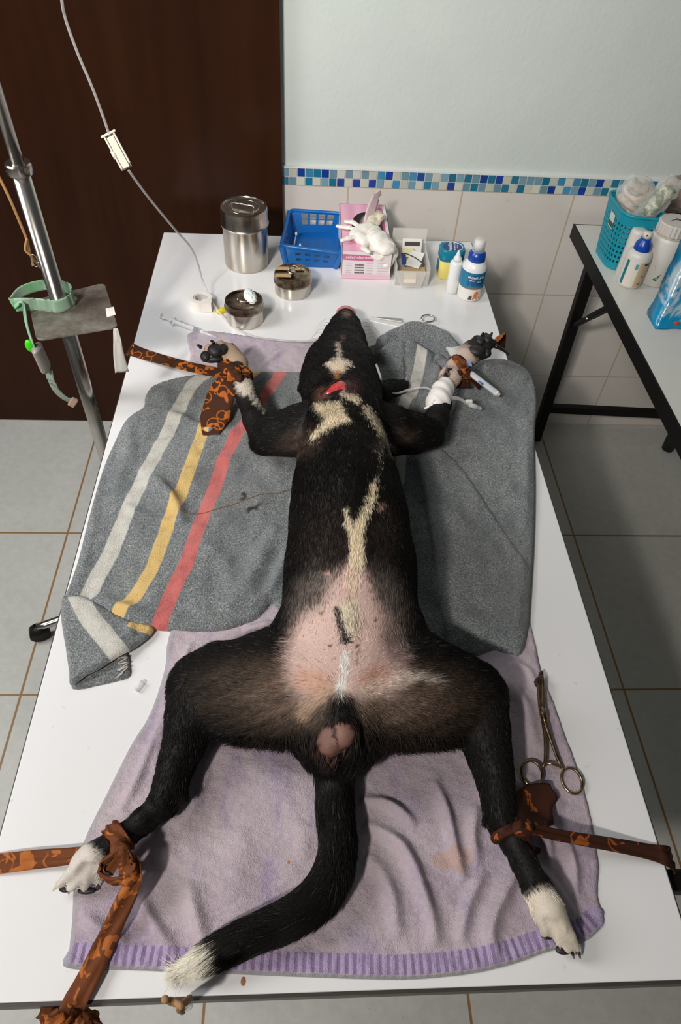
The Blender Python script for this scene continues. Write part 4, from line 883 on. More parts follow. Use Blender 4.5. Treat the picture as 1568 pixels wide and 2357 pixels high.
# ---- syringe
a, b = P(398, 738, .008), P(457, 761, .007); d = (b - a) / np.linalg.norm(b - a)
o = thing('syringe', P(430, 752, 0), 'clear plastic syringe with a black plunger seal lying at the corner of the towel', 'syringe')
build('barrel', MB().tube([a, b, b + d * .002, b + d * .004, b + d * .012], [.0052, .0052, .004, .0022, .0018], 18), clear('syringe_plastic', (0.9, 0.92, 0.92), .22), o)
build('flange', bar(MB(), a - d * .0008, a + d * .0008, .022, .009, (0, 0, 1)), clr, o, smooth=False)
build('plunger', bar(bar(MB(), a - d * .030, b - d * .008, .0016, .007, (0, 0, 1)), a - d * .030, b - d * .008, .007, .0016, (0, 0, 1)).tube([a - d * .031, a - d * .029], .006, 14), clear('plunger_plastic', (0.88, 0.88, 0.88), .28), o, smooth=False)
build('plunger_seal', MB().tube([b - d * .011, b - d * .009, b - d * .0075, b - d * .006, b - d * .003], [.0048, .0049, .004, .0049, .0046], 16), simple('black_seal', (0.012, 0.012, 0.012), .4), o)
build('needle_sheath', MB().tube([b + d * .006, b + d * .014, b + d * .045], [.0034, .0032, .0020], 12), clr, o)
mb = MB()
for k in range(12): q = a + d * (.008 + k * .0028) + (0, 0, .0053); mb.box(q - (.00025, .0014 if k % 4 else .0024, 0), q + (.00025, .0014, .0002))
build('scale_marks', mb, dk, o, smooth=False, kind='stuff')

# ================================================================= blue basket
blue = simple('blue_plastic', (0.004, 0.125, 0.42), 0.32)
def holed_wall(mb, p00, p10, p11, p01, nu, nv, holes, th=.0018):
    "a wall panel from bottom-left, bottom-right, top-right, top-left; holes = (u0,u1,v0,v1) openings"
    us = np.unique(np.round(np.concatenate([[0, 1], np.linspace(0, 1, nu + 1)] + [[h[0], h[1]] for h in holes]), 6)); vs = np.unique(np.round(np.concatenate([[0, 1], np.linspace(0, 1, nv + 1)] + [[h[2], h[3]] for h in holes]), 6))
    pt = lambda u, v: (p00 * (1 - u) + p10 * u) * (1 - v) + (p01 * (1 - u) + p11 * u) * v
    nn = np.cross(p10 - p00, p01 - p00); nn = nn / np.linalg.norm(nn) * th
    V = []; id_ = {}
    def g(i, j, s_):
        if (i, j, s_) not in id_: id_[(i, j, s_)] = len(V); V.append(pt(us[i], vs[j]) + nn * s_)
        return id_[(i, j, s_)]
    op = lambda i, j: (0 <= i < len(us) - 1) and (0 <= j < len(vs) - 1) and not any(h[0] < (us[i] + us[i + 1]) / 2 < h[1] and h[2] < (vs[j] + vs[j + 1]) / 2 < h[3] for h in holes)
    F = []
    for i in range(len(us) - 1):
        for j in range(len(vs) - 1):
            if not op(i, j): continue
            F.append((g(i, j, 0), g(i + 1, j, 0), g(i + 1, j + 1, 0), g(i, j + 1, 0))); F.append((g(i, j, 1), g(i, j + 1, 1), g(i + 1, j + 1, 1), g(i + 1, j, 1)))
            for di, dj, e0, e1 in ((-1, 0, (i, j), (i, j + 1)), (1, 0, (i + 1, j + 1), (i + 1, j)), (0, -1, (i + 1, j), (i, j)), (0, 1, (i, j + 1), (i + 1, j + 1))):
                if not op(i + di, j + dj): F.append((g(*e0, 0), g(*e0, 1), g(*e1, 1), g(*e1, 0))[::-1])
    return mb.add(V, F)
bh = .062
fl, fr_ = P(662, 606, 0), P(772, 626, 0); Hf = hz((fl[0] + fr_[0]) / 2, (fl[1] + fr_[1]) / 2 - .008, 573)
tfl, tfr, tbl, tbr = P(649, 566, Hf), P(787, 582, Hf), P(667, 484, Hf), P(797, 492, Hf)
bk = thing('blue_basket', (fl + fr_) / 2, 'small blue plastic basket with square holes, holding two swabs', 'basket')
tw_ = (tfr - tfl); ydir = (tbl - tfl); ydir[2] = 0
fl = P(660, 604, 0); fr_ = P(773, 627, 0); fl[1] = fr_[1] = (fl[1] + fr_[1]) / 2
bl_ = fl + (tbl - tfl) * .90 + (tw_ * 0.0); br_ = fr_ + (tbr - tfr) * .90
mb = MB(); hb = [(u, u + .115, v, v + .21) for u in (.20, .36, .52, .68) for v in (.42, .68)]
holed_wall(mb, bl_, br_, tbr, tbl, 8, 4, hb); hf = [(u, u + .10, v, v + .16) for u in (.18, .35, .52, .69) for v in (.30, .58)]
holed_wall(mb, fr_, fl, tfl, tfr, 8, 4, hf)
hs = [(u, u + .035, v, v + .22) for u in np.arange(.14, .86, .09) for v in (.2, .55)]
holed_wall(mb, fl, bl_, tbl, tfl, 6, 4, hs); holed_wall(mb, br_, fr_, tfr, tbr, 6, 4, hs)
for a, b in ((fl, tfl), (fr_, tfr), (bl_, tbl), (br_, tbr)): mb.tube([a + (0, 0, .001), b], [.006, .0075], 12)
mb.add([fl + (0, 0, .0005), fr_ + (0, 0, .0005), br_ + (0, 0, .0005), bl_ + (0, 0, .0005)] + [q + (0, 0, .003) for q in (fl, fr_, br_, bl_)], [(3, 2, 1, 0), (4, 5, 6, 7), (0, 1, 5, 4), (1, 2, 6, 5), (2, 3, 7, 6), (3, 0, 4, 7)])
build('body', mb, blue, bk, smooth=False)
rimc = (tfl + tbr) / 2; rimp = []
for q, s1, s2 in ((tfl, 1, 1), (tfr, -1, 1), (tbr, -1, -1), (tbl, 1, -1)):
    for k in range(5):
        a = {(1, 1): math.pi, (-1, 1): 1.5 * math.pi, (-1, -1): 0, (1, -1): .5 * math.pi}[(s1, s2)] + k / 4 * math.pi / 2
        rimp.append(q + np.array([s1 * .012, s2 * .012, 0]) + .013 * np.array([math.cos(a), math.sin(a), 0]))
rimp.append(rimp[0]); build('rim', MB().tube(rimp, .0042, 10, cap=False), blue, bk)
swm = simple('swab_cotton', (0.85, 0.87, 0.86), .9); swp = simple('swab_stick', (0.7, 0.45, 0.42), .6)
for (x0_, y0_, x1_, y1_), lb_ in (((682, 538, 677, 566), 'cotton swab standing against the left side of the blue basket'), ((691, 565, 688, 590), 'cotton swab lying low in the blue basket')):
    a, b = P(x0_, y0_, .022), P(x1_, y1_, .008); o = thing('cotton_swab', b, lb_, 'swab')
    build('stick', MB().tube([a, b], .0012, 8), swp, o); build('cotton_tip', MB().ball(a, (.003, .005, .005), 12, 8), swm, o)

# ================================================================= glove box with gloves
gl, gr = P(785, 636, 0), P(898, 649, 0); yf = (gl[1] + gr[1]) / 2; gxl, gxr = gl[0], gr[0]; Hg = (hz(gxl, yf, 573) + hz(gxr, yf, 586)) / 2
gyb = (P(812, 466, Hg)[1] + P(912, 476, Hg)[1]) / 2; gyb = min(gyb, TF - .02)
gb = thing('glove_box', ((gxl + gxr) / 2, (yf + gyb) / 2, TZ), 'pink and white cardboard box with white rubber gloves spilling out', 'box')
gc = P(855, 530, Hg)
t = NT('glove_box_card'); t.set(col=t.attr('col', False), rough=.5); cardm = t.m
# top panel with an oval opening: ring of faces between rectangle and oval
oc = np.array([gxl + (gxr - gxl) * .55, yf + (gyb - yf) * .52]); orx, ory = (gxr - gxl) * .32, (gyb - yf) * .30; N_ = 72; V_ = []; F_ = []; C_ = []
def rect_hit(a):
    dx_, dy_ = math.cos(a), math.sin(a); ts = []
    if dx_ > 1e-6: ts.append((gxr - oc[0]) / dx_)
    if dx_ < -1e-6: ts.append((gxl - oc[0]) / dx_)
    if dy_ > 1e-6: ts.append((gyb - oc[1]) / dy_)
    if dy_ < -1e-6: ts.append((yf - oc[1]) / dy_)
    return min(ts)
angs = sorted(set([2 * math.pi * k / N_ for k in range(N_)] + [math.atan2(y_ - oc[1], x_ - oc[0]) % (2 * math.pi) for x_ in (gxl, gxr) for y_ in (yf, gyb)]))
pk, pw, dp = np.array([0.80, 0.42, 0.55]), np.array([0.82, 0.78, 0.78]), np.array([0.62, 0.10, 0.26])
nr_ = 10
for a in angs:
    R_ = rect_hit(a); r0_ = 1 / math.hypot(math.cos(a) / orx, math.sin(a) / ory)
    for k in range(nr_ + 1):
        rr = r0_ + (R_ - r0_) * k / nr_; x_, y_ = oc[0] + rr * math.cos(a), oc[1] + rr * math.sin(a); V_.append((x_, y_, TZ + Hg))
        u = (x_ - gxl) / (gxr - gxl); C_.append(dp if .80 < u < .925 else (pw if u >= .925 else pk * (1.0 if u < .4 else 1) + .06 * math.sin(u * 20)))
n_ = len(angs)
for i in range(n_):
    for k in range(nr_): F_.append((i * (nr_ + 1) + k, i * (nr_ + 1) + k + 1, ((i + 1) % n_) * (nr_ + 1) + k + 1, ((i + 1) % n_) * (nr_ + 1) + k))
build('top_panel', (np.array(V_), F_), cardm, gb, smooth=False, attrs={'col': np.clip(np.array(C_), 0, 1)})
mb = MB(); mb.box((gxl, yf, TZ + .0003), (gxr, yf + .001, TZ + Hg)); fcol = [pw] * 8
mb.box((gxl, gyb - .001, TZ + .0003), (gxr, gyb, TZ + Hg)).box((gxl, yf, TZ + .0003), (gxl + .001, gyb, TZ + Hg)).box((gxr - .001, yf, TZ + .0003), (gxr, gyb, TZ + Hg)).box((gxl, yf, TZ + .0003), (gxr, gyb, TZ + .001))
build('side_panels', mb, simple('card_white', (0.80, 0.72, 0.73), .5), gb, smooth=False)
pinkc = simple('card_pink', (0.62, 0.13, 0.30), .5); lpink = simple('card_light_pink', (0.80, 0.50, 0.60), .5)
fw = gxr - gxl; fa = lambda u, v, o_=.0006: np.array([gxl + fw * u, yf - o_, TZ + Hg * v])
def front_quad(u0, u1, v0, v1, o_=.0006): return [fa(u0, v0, o_), fa(u1, v0, o_), fa(u1, v1, o_), fa(u0, v1, o_)]
build('bottom_band', MB().add(front_quad(0, 1, .01, .17), [(0, 1, 2, 3)]), lpink, gb, smooth=False)
build('title_band', MB().add([fa(.02, .70), fa(.62, .66), fa(.66, .86), fa(.02, .90)], [(0, 1, 2, 3)]), pinkc, gb, smooth=False)
v_, f_2 = text_mesh('ถุงมือสำหรับการแพทย์', .0075, lambda x, y: fa(.07, .76, .0012) + (x, 0, y), align='LEFT', bold=True)
if len(v_): build('title_text', (v_, f_2), wh, gb, smooth=False)
mb = MB()
for r_ in range(4):
    for k in range(9):
        u = .26 + k * .022; mb.add(front_quad(u, u + .016, .50 - r_ * .095, .545 - r_ * .095, .0009), [(0, 1, 2, 3)])
build('size_table_print', mb, dk, gb, smooth=False, kind='stuff')
mb = MB()
for r_ in range(5):
    for u0, u1 in ((.08, .2), (.5, .63), (.72, .95)): mb.add(front_quad(u0, u1, .22 + r_ * .09, .235 + r_ * .09, .0008), [(0, 1, 2, 3)])
mb.add([fa(.10, .28, .001), fa(.11, .26, .001), fa(.145, .34, .001), fa(.14, .35, .001)], [(0, 1, 2, 3)])
build('fine_print', mb, simple('grey_ink', (0.5, 0.42, 0.44), .6), gb, smooth=False, kind='stuff')
v_, f_2 = text_mesh('Am', .016, lambda x, y: np.array([gxl + fw * .90 - y * .9, gyb - .040 + x, TZ + Hg + .0006]), bold=True)
if len(v_): build('top_text', (v_, f_2), wh, gb, smooth=False)
# raised flap torn from the opening
fb = oc + np.array([orx * .55, ory * .35]); f0 = np.array([fb[0], fb[1], TZ + Hg]); fh = hz(fb[0] + .01, fb[1] + .015, 442) - Hg
q = cr([f0 + (-.014, -.014, .0), f0 + (-.012, -.006, fh * .4), f0 + (-.002, .006, fh * .85), f0 + (.010, .014, fh)], 6)
build('raised_flap', MB().ribbon(q, np.linspace(.042, .020, len(q)), .0008, side=(.75, .65, 0), cols=6), simple('flap_card', (0.80, 0.62, 0.66), .6), gb)
t = NT('glove_rubber'); t.set(col=(0.88, 0.83, 0.76), rough=.42, sss=.0); gn = t.noise(28, 3, .5, dist=.6); t.bump(gn, .3, .003); glm = t.m
def blob(name, chains, par, mat, h=.0018, nz=.0016, ns=55, sm=1, **kw):
    al = np.array([n_[0] for ch in chains for n_ in ch]); mr = max(n_[1] for ch in chains for n_ in ch); f_ = Field(al.min(0) - mr - .02, al.max(0) + mr + .02, h)
    for ch in chains: f_.chain(ch, .005)
    v_, q_ = f_.mesh(); g_, _ = f_.grad(v_); v_ = smooth_mesh(v_, q_, sm) + g_ * (noise3(v_, ns, 9, 3) * nz)[:, None]; return build(name, (v_, q_), mat, par, **kw)
def gp(px, py, z, hw, fl_=.6): c_ = P(px, py, Hg + z); r_ = hw / ppm(c_); return (c_, r_, r_ * fl_)
glv = thing('rubber_glove', P(880, 560, Hg), 'white rubber glove hanging over the right front corner of the pink box', 'glove', 'gloves in the box')
blob('palm', [[gp(862, 530, .012, 16), gp(868, 548, .014, 24), gp(885, 568, .006, 28, .5)], [gp(885, 565, .000, 28, .5), gp(892, 585, -.020, 24, .6), gp(888, 606, -.034, 15, .6)], [gp(850, 575, -.004, 14, .5), gp(870, 588, -.014, 18, .5)]], glv, glm, nz=.0020, ns=30, sm=4)
glv2 = thing('rubber_glove', P(820, 530, Hg), 'white rubber glove with limp fingers draped over the left edge of the pink box', 'glove', 'gloves in the box')
blob('palm', [[gp(850, 520, .016, 14), gp(835, 528, .014, 16), gp(822, 540, .010, 17), gp(845, 558, .006, 18)]], glv2, glm, nz=.0014, ns=35, sm=3)
for (x0_, y0_, x1_, y1_, x2_, y2_) in ((830, 522, 812, 512, 797, 510), (828, 530, 803, 524, 778, 521), (820, 545, 803, 548, 788, 553), (845, 556, 838, 572, 850, 580)):
    blob('finger', [[gp(x0_, y0_, .012, 7, .6), gp(x1_, y1_, .012, 6, .6), gp(x2_, y2_, .010, 5.5, .6)]], glv2, glm, h=.0014, nz=.0008, ns=90)
glv3 = thing('rubber_glove', P(855, 500, Hg), 'cream rubber glove crumpled upright in the opening of the pink box', 'glove', 'gloves in the box')
blob('palm', [[gp(848, 528, .002, 14), gp(862, 508, .012, 14), gp(875, 498, .020, 10), gp(868, 490, .018, 7)]], glv3, simple('cream_rubber', (0.66, 0.60, 0.46), .45), nz=.0026)
build('inner_shade_card', MB().box((gxl + .002, yf + .002, TZ + .0015), (gxr - .002, gyb - .002, TZ + .004)), simple('card_shade_grey', (0.35, 0.33, 0.30), .7), gb, smooth=False)  # added sheet, its darker grey paints the shade inside the box

# ================================================================= clear organiser box with small packets
f_l, f_r = P(908, 652, 0), P(984, 664, 0); by_ = P(1000, 560, .0)[1]; Hc = .045; x0_, x1_ = f_l[0], f_r[0] + .002; y0_ = (f_l[1] + f_r[1]) / 2; y1_ = y0_ + .115
ob = thing('plastic_box', ((x0_ + x1_) / 2, (y0_ + y1_) / 2, TZ), 'frosted clear plastic box full of small packets beside the glove box', 'box')
fr2 = clear('frosted_plastic', (0.78, 0.75, 0.70), .38, .3); w_ = .0018
mb = MB().box((x0_, y0_, TZ + .0003), (x1_, y1_, TZ + .002)).box((x0_, y0_, TZ + .002), (x1_, y0_ + w_, TZ + Hc * .8)).box((x0_, y1_ - w_, TZ + .002), (x1_, y1_, TZ + Hc)).box((x0_, y0_ + w_, TZ + .002), (x0_ + w_, y1_ - w_, TZ + Hc)).box((x1_ - w_, y0_ + w_, TZ + .002), (x1_, y1_ - w_, TZ + Hc))
build('tray', mb, fr2, ob, smooth=False)
lt = hz((x0_ + x1_) / 2, y1_ + .01, 527)
build('lid', MB().add([(x0_ - .002, y1_, TZ + Hc), (x1_ + .002, y1_, TZ + Hc), (x1_ + .004, y1_ + .012, TZ + lt), (x0_ + .0, y1_ + .012, TZ + lt), (x0_ - .002, y1_ + .002, TZ + Hc), (x1_ + .002, y1_ + .002, TZ + Hc), (x1_ + .004, y1_ + .014, TZ + lt), (x0_ + .0, y1_ + .014, TZ + lt)],
      [(0, 1, 2, 3), (7, 6, 5, 4), (0, 4, 5, 1), (1, 5, 6, 2), (2, 6, 7, 3), (3, 7, 4, 0)]), fr2, ob, smooth=False)
build('front_pocket', MB().add([(x0_ + .012, y0_ - .012, TZ + .004), (x1_ - .018, y0_ - .012, TZ + .004), (x1_ - .008, y0_ - .002, TZ + Hc * .8), (x0_ - .002, y0_ - .002, TZ + Hc * .8)], [(0, 1, 2, 3)]), fr2, ob, smooth=False)
def packet(name, cpt, sz, rot, col, label, tilt=0.0, group='packets in the clear box'):
    ca, sa = math.cos(rot), math.sin(rot); ct, st__ = math.cos(tilt), math.sin(tilt); R_ = np.array([[ca, -sa, 0], [sa, ca, 0], [0, 0, 1]]) @ np.array([[1, 0, 0], [0, ct, -st__], [0, st__, ct]])
    s_ = np.array(sz) / 2; return build(name, MB().box(-s_, s_, (R_, np.array(cpt))), simple(name + '_m', col, .5), smooth=False, label=label, cat='packet', group=group, bevel=.0008)
cb = np.array([(x0_ + x1_) / 2, y1_, TZ]); 
pw_ = packet('white_packet', cb + (.006, -.016, .046), (.046, .004, .030), 0, (0.80, 0.79, 0.76), 'white card packet with a dark window at the back of the clear box', -.3)
build('dark_window', MB().box((-.018, -.0026, -.001), (.018, -.0021, .008), (np.array([[1, 0, 0], [0, math.cos(-.3), -math.sin(-.3)], [0, math.sin(-.3), math.cos(-.3)]]), cb + (.006, -.016, .046))), simple('dark_print', (0.07, 0.06, 0.05), .4), pw_, smooth=False)
bpy.data.objects['dark_window'].location = -np.array(pw_.location)
packet('yellow_packet', cb + (-.004, -.034, .036), (.030, .022, .004), .1, (0.78, 0.72, 0.42), 'pale yellow packet in the clear box', .5)
packet('white_packet', cb + (.014, -.046, .034), (.032, .030, .003), -.4, (0.82, 0.80, 0.78), 'white paper packet on top of the heap in the clear box', .35)
packet('white_packet', cb + (.006, -.066, .028), (.036, .022, .003), -.5, (0.80, 0.78, 0.73), 'white folded packet in the middle of the clear box', .2)
packet('foil_packet', cb + (-.026, -.066, .026), (.018, .034, .003), .3, (0.30, 0.28, 0.27), 'silver grey foil packet at the left of the clear box', .4)
packet('navy_packet', cb + (-.016, -.055, .033), (.010, .030, .003), .1, (0.02, 0.05, 0.20), 'narrow navy blue packet in the clear box', .5)
packet('tan_card', cb + (.004, -.088, .018), (.060, .030, .003), .05, (0.42, 0.30, 0.16), 'tan card strip at the front of the clear box', .3)
packet('cream_packet', cb + (-.006, -.118, .022), (.028, .006, .022), .0, (0.78, 0.68, 0.55), 'cream plastic piece in the front pocket of the clear box', -.4)
packet('cream_packet', cb + (-.028, -.040, .036), (.012, .03, .004), .2, (0.55, 0.43, 0.32), 'beige strip at the left back of the clear box', .5)
a, b = cb + (-.012, -.046, .042), cb + (.030, -.080, .034); build('black_wire', MB().tube(cr([a, (a + b) / 2 + (0, 0, .003), b], 5), .0011, 6), dk, label='thin black rod lying across the clear box', cat='rod')

# ================================================================= bottles
def wrap(c, r, th0, z0): return lambda x, y: np.array([c[0] + r * math.sin(th0 + x / r), c[1] - r * math.cos(th0 + x / r), c[2] + z0 + y])
def cyl_patch(c, r, th0, th1, z0, z1, n=24, top=None):
    V = []; F = []
    for k in range(n + 1):
        u = k / n; th = th0 + (th1 - th0) * u; zz1 = z1 if top is None else top(u)
        V += [(c[0] + r * math.sin(th), c[1] - r * math.cos(th), c[2] + z0), (c[0] + r * math.sin(th), c[1] - r * math.cos(th), c[2] + zz1)]
        if k: F.append((2 * k - 2, 2 * k, 2 * k + 1, 2 * k - 1))
    return MB().add(V, F)
# petroleum jelly jar (flattened octagonal)
f_ = P(1038, 650, 0); c = np.array([f_[0] - .004, f_[1] + .030, TZ]); rx_ = 27 / ppm(c); ry_ = rx_ * .80; Hj = hz(c[0], c[1], 568)
def octa(rx, ry, z, k=.72, pw=4.0, n=32): return [(c[0] + rx * math.copysign(abs(math.cos(a)) ** (2 / pw), math.cos(a)), c[1] + ry * math.copysign(abs(math.sin(a)) ** (2 / pw), math.sin(a)), TZ + z) for a in (2 * math.pi * i / n for i in range(n))]
def loft(rings):
    n = len(rings[0]); V = [q for r__ in rings for q in r__]; F = [(i * n + k, i * n + (k + 1) % n, (i + 1) * n + (k + 1) % n, (i + 1) * n + k) for i in range(len(rings) - 1) for k in range(n)]
    F += [tuple(range(n))[::-1], tuple((len(rings) - 1) * n + k for k in range(n))]; return MB().add(V, F)
jar = thing('jelly_jar', c, 'yellow petroleum jelly jar with a teal lid behind the white dropper bottle', 'jar')
hl = Hj * .66
build('body', loft([octa(rx_ * .86, ry_ * .86, .0003), octa(rx_ * .95, ry_ * .95, .003), octa(rx_ * .97, ry_ * .97, hl * .9), octa(rx_ * .9, ry_ * .9, hl)]), simple('yellow_jelly', (0.84, 0.70, 0.20), .3), jar, flat_angle=50)
build('lid', loft([octa(rx_ * .98, ry_ * .98, hl - .002), octa(rx_ * 1.05, ry_ * 1.05, hl + .002), octa(rx_ * 1.05, ry_ * 1.05, Hj - .003), octa(rx_ * .98, ry_ * .98, Hj)]), simple('teal_plastic', (0.002, 0.19, 0.30), .3), jar, flat_angle=50)
build('lid_label', MB().add([(c[0] + rx_ * .80 * math.cos(a), c[1] + ry_ * .84 * math.sin(a), TZ + Hj + .0006) for a in np.linspace(0, 2 * math.pi, 33)[:-1]], [tuple(range(32))]), simple('navy_label', (0.005, 0.05, 0.20), .3), jar, smooth=False)
build('lid_label_ring', MB().tube([(c[0] + rx_ * .84 * math.cos(a), c[1] + ry_ * .88 * math.sin(a), TZ + Hj + .0005) for a in np.linspace(-1.2, 1.4, 24)], .0008, 6), wh, jar)
ca_, sa_ = math.cos(1.48), math.sin(1.48)
for s_, sz, ox in (('Vaseline', .0125, -.002), ('Petroleum Jelly', .0058, .006), ('100% Pure', .0038, .012)):
    v_, f_2 = text_mesh(s_, sz, lambda x, y: np.array([c[0] + ox + x * ca_ - y * sa_, c[1] + x * sa_ + y * ca_, TZ + Hj + .0010]), bold=True); build('lid_text', (v_, f_2), wh, jar, smooth=False)
build('side_label', MB().add([(c[0] - rx_ * 1.0, c[1] - ry_ * .5, TZ + .012), (c[0] - rx_ * 1.0, c[1] + ry_ * .5, TZ + .012), (c[0] - rx_ * 1.0, c[1] + ry_ * .5, TZ + hl * .85), (c[0] - rx_ * 1.0, c[1] - ry_ * .5, TZ + hl * .85)], [(3, 2, 1, 0)]), simple('blue_label', (0.02, 0.14, 0.30), .4), jar, smooth=False)
# white dropper bottle
f_ = P(1041, 679, 0); r = 14.5 / ppm(f_); c = np.array([f_[0], f_[1] + r, TZ]); Hd = hz(c[0], c[1], 577)
white_p = simple('white_plastic', (0.80, 0.80, 0.79), .35)
o = thing('dropper_bottle', c, 'slim plain white dropper bottle with a pointed nozzle beside the blue capped spray bottle', 'bottle')
build('body', MB().lathe([(r * .85, .0003), (r, .003), (r, Hd * .72), (r * .8, Hd * .76), (r * .5, Hd * .78)], c, 32), white_p, o)
build('nozzle', MB().lathe([(r * .62, Hd * .77), (r * .62, Hd * .84), (r * .36, Hd * .88), (r * .30, Hd * .93), (r * .14, Hd * .99), (r * .05, Hd)], c, 24), white_p, o)
# blue spray bottle
f_ = P(1083, 698, 0); r = 28 / ppm(f_); c = np.array([f_[0], f_[1] + r, TZ]); r = 27.5 / ppm(c); Hs = hz(c[0], c[1], 551)
bluep = simple('cap_blue', (0.003, 0.05, 0.33), .3)
sp = thing('spray_bottle', c, 'white pet spray bottle with a blue collar and clear cap at the table corner', 'bottle')
build('body', MB().lathe([(r * .80, .0003), (r * .97, .004), (r, .008), (r, Hs * .56), (r * .90, Hs * .61), (r * .70, Hs * .66), (r * .58, Hs * .68)], c, 40), white_p, sp)
build('label_wrap', cyl_patch(c, r * 1.008, -1.9, 1.9, Hs * .05, Hs * .52, 40), simple('label_white', (0.78, 0.75, 0.70), .35), sp)
build('label_teal_field', cyl_patch(c, r * 1.016, -1.9, 1.9, Hs * .25, Hs * .53, 40), simple('label_teal', (0.004, 0.17, 0.30), .3), sp)
build('label_navy_patch', cyl_patch(c, r * 1.022, -.55, .75, Hs * .31, Hs * .49, 20), simple('label_navy', (0.006, 0.08, 0.22), .3), sp)
build('label_arc', cyl_patch(c, r * 1.022, -1.1, 1.1, Hs * .245, Hs * .26, 30, top=lambda u: Hs * (.255 + .03 * math.sin(u * math.pi))), simple('label_arc', (0.18, 0.16, 0.14), .4), sp)
for s_, sz, z_, th in (('FRONTLINE', .0070, .435, .05), ('SPRAY', .0042, .39, -.25), ('100 ml', .0036, .375, .35)):
    v_, f_2 = text_mesh(s_, sz, wrap(c, r * 1.03, th, Hs * z_), bold=True); build('label_text', (v_, f_2), wh, sp, smooth=False)
def on_cyl(pts, rr): return [wrap(c, rr, 0, 0)(x, y) for x, y in pts]
dogo = simple('orange_print', (0.72, 0.22, 0.03), .4); catp = simple('grey_print', (0.09, 0.07, 0.05), .4)
build('dog_picture', MB().add(on_cyl([(.001, .0085), (.013, .0085), (.0135, .016), (.0145, .022), (.013, .0275), (.009, .029), (.0055, .027), (.003, .022), (.003, .016)], r * 1.026), [tuple(range(9))]), dogo, sp, smooth=False)
build('cat_picture', MB().add(on_cyl([(-.0085, .009), (-.001, .009), (.000, .015), (-.001, .020), (-.003, .0185), (-.005, .0185), (-.007, .016)], r * 1.028), [tuple(range(7))]), catp, sp, smooth=False)
build('red_mark', MB().add(on_cyl([(.016, .011), (.018, .010), (.0195, .016), (.0175, .0165)], r * 1.026), [(0, 1, 2, 3)]), simple('red_print', (0.30, 0.02, 0.02), .4), sp, smooth=False)
build('collar', MB().lathe([(r * .64, Hs * .66), (r * .70, Hs * .67), (r * .66, Hs * .78), (r * .52, Hs * .80), (r * .46, Hs * .84), (r * .2, Hs * .84)], c, 36), bluep, sp)
build('spray_head', MB().lathe([(r * .38, Hs * .84), (r * .38, Hs * .97), (r * .33, Hs * .985)], c, 28), white_p, sp)
build('clear_cap', MB().lathe([(r * .50, Hs * .80), (r * .47, Hs * .995), (r * .42, Hs * 1.005), (.0005, Hs * 1.005)], c, 32, cap=False), clear('cap_clear', (0.85, 0.85, 0.82), .2), sp)
# ---- scissors partly under the blanket
a, b = P(853, 730, .004), P(925, 738, .006); d = (b - a) / np.linalg.norm(b - a); o = thing('scissors', (a + b) / 2, 'steel scissors with tips showing from under the grey blanket near the muzzle', 'scissors')
sd = np.cross(d, (0, 0, 1))
for s_ in (-1, 1): build('blade', MB().add([a, a + d * .03 + sd * s_ * .0035, b + sd * s_ * .006, b + sd * s_ * .001, a + (0, 0, .0015), a + d * .03 + sd * s_ * .0035 + (0, 0, .0015), b + sd * s_ * .006 + (0, 0, .0018), b + sd * s_ * .001 + (0, 0, .0018)],
        [(0, 1, 2, 3), (7, 6, 5, 4), (0, 4, 5, 1), (1, 5, 6, 2), (2, 6, 7, 3), (3, 7, 4, 0)]), wire, o, smooth=False)
rc = P(985, 733, .012); build('finger_ring', MB().tube(cr([rc + (.014 * math.cos(a_), .009 * math.sin(a_), .003 * math.sin(a_)) for a_ in np.linspace(0, 2 * math.pi, 13)[:-1]], 3, True).tolist() , .0018, 8), wire, o)
# ================================================================= drip stand on the left
SY = 1.0; sc_ = PY(123, 655, SY); PXx = float((PY(123, 655, SY)[0] + PY(229, 1000, SY)[0]) / 2 - .0)
base = np.array([PXx, SY, 0.0]); stand = thing('drip_stand', base, 'stainless steel drip stand with a small square tray, beside the table', 'stand')
zcol = PY(45, 380, SY)[2]; ztray = PY(160, 700, SY)[2]
t = NT('polished_tube'); t.set(col=t.ramp(t.noise(9, 5, .6), [(.3, (0.42, 0.38, 0.33)), (.7, (0.66, 0.63, 0.60))]), metal=1.0, rough=.20); pol = t.m
build('upper_pole', MB().tube([base + (0, 0, zcol - .05), base + (0, 0, 2.05)], .0095, 24), pol, stand)
build('collar', MB().lathe([(.0105, zcol - .012), (.0175, zcol - .011), (.0185, zcol - .006), (.0185, zcol + .002), (.0165, zcol + .004), (.0105, zcol + .004)], base, 32), pol, stand, flat_angle=40)
build('lower_pole', MB().tube([base + (0, 0, .06), base + (0, 0, zcol - .01)], .0128, 28), pol, stand)
build('hub', MB().lathe([(.03, .045), (.034, .05), (.03, .075), (.016, .085)], base, 28), pol, stand)
for k in range(5):
    a = math.radians(200 + k * 72); L = .27
    if k == 0: a = math.atan2(P(112, 1418, -.62)[1] - SY, P(112, 1418, -.62)[0] - PXx)
    d = np.array([math.cos(a), math.sin(a), 0]); lg = build('leg', MB().tube(cr([base + d * .02 + (0, 0, .06), base + d * .15 + (0, 0, .055), base + d * L + (0, 0, .048)], 4), .0105, 14), pol, stand)
    build('caster', MB().tube([base + d * L + np.cross(d, (0, 0, 1)) * -.012 + (0, 0, .026), base + d * L + np.cross(d, (0, 0, 1)) * .012 + (0, 0, .026)], .0245, 24), blackm, lg)
for s_ in (-1, 1): build('hook', MB().tube(cr([base + (0, 0, 2.04), base + (s_ * .05, 0, 2.05), base + (s_ * .09, 0, 2.03), base + (s_ * .11, 0, 2.06)], 5), .004, 10), pol, stand)
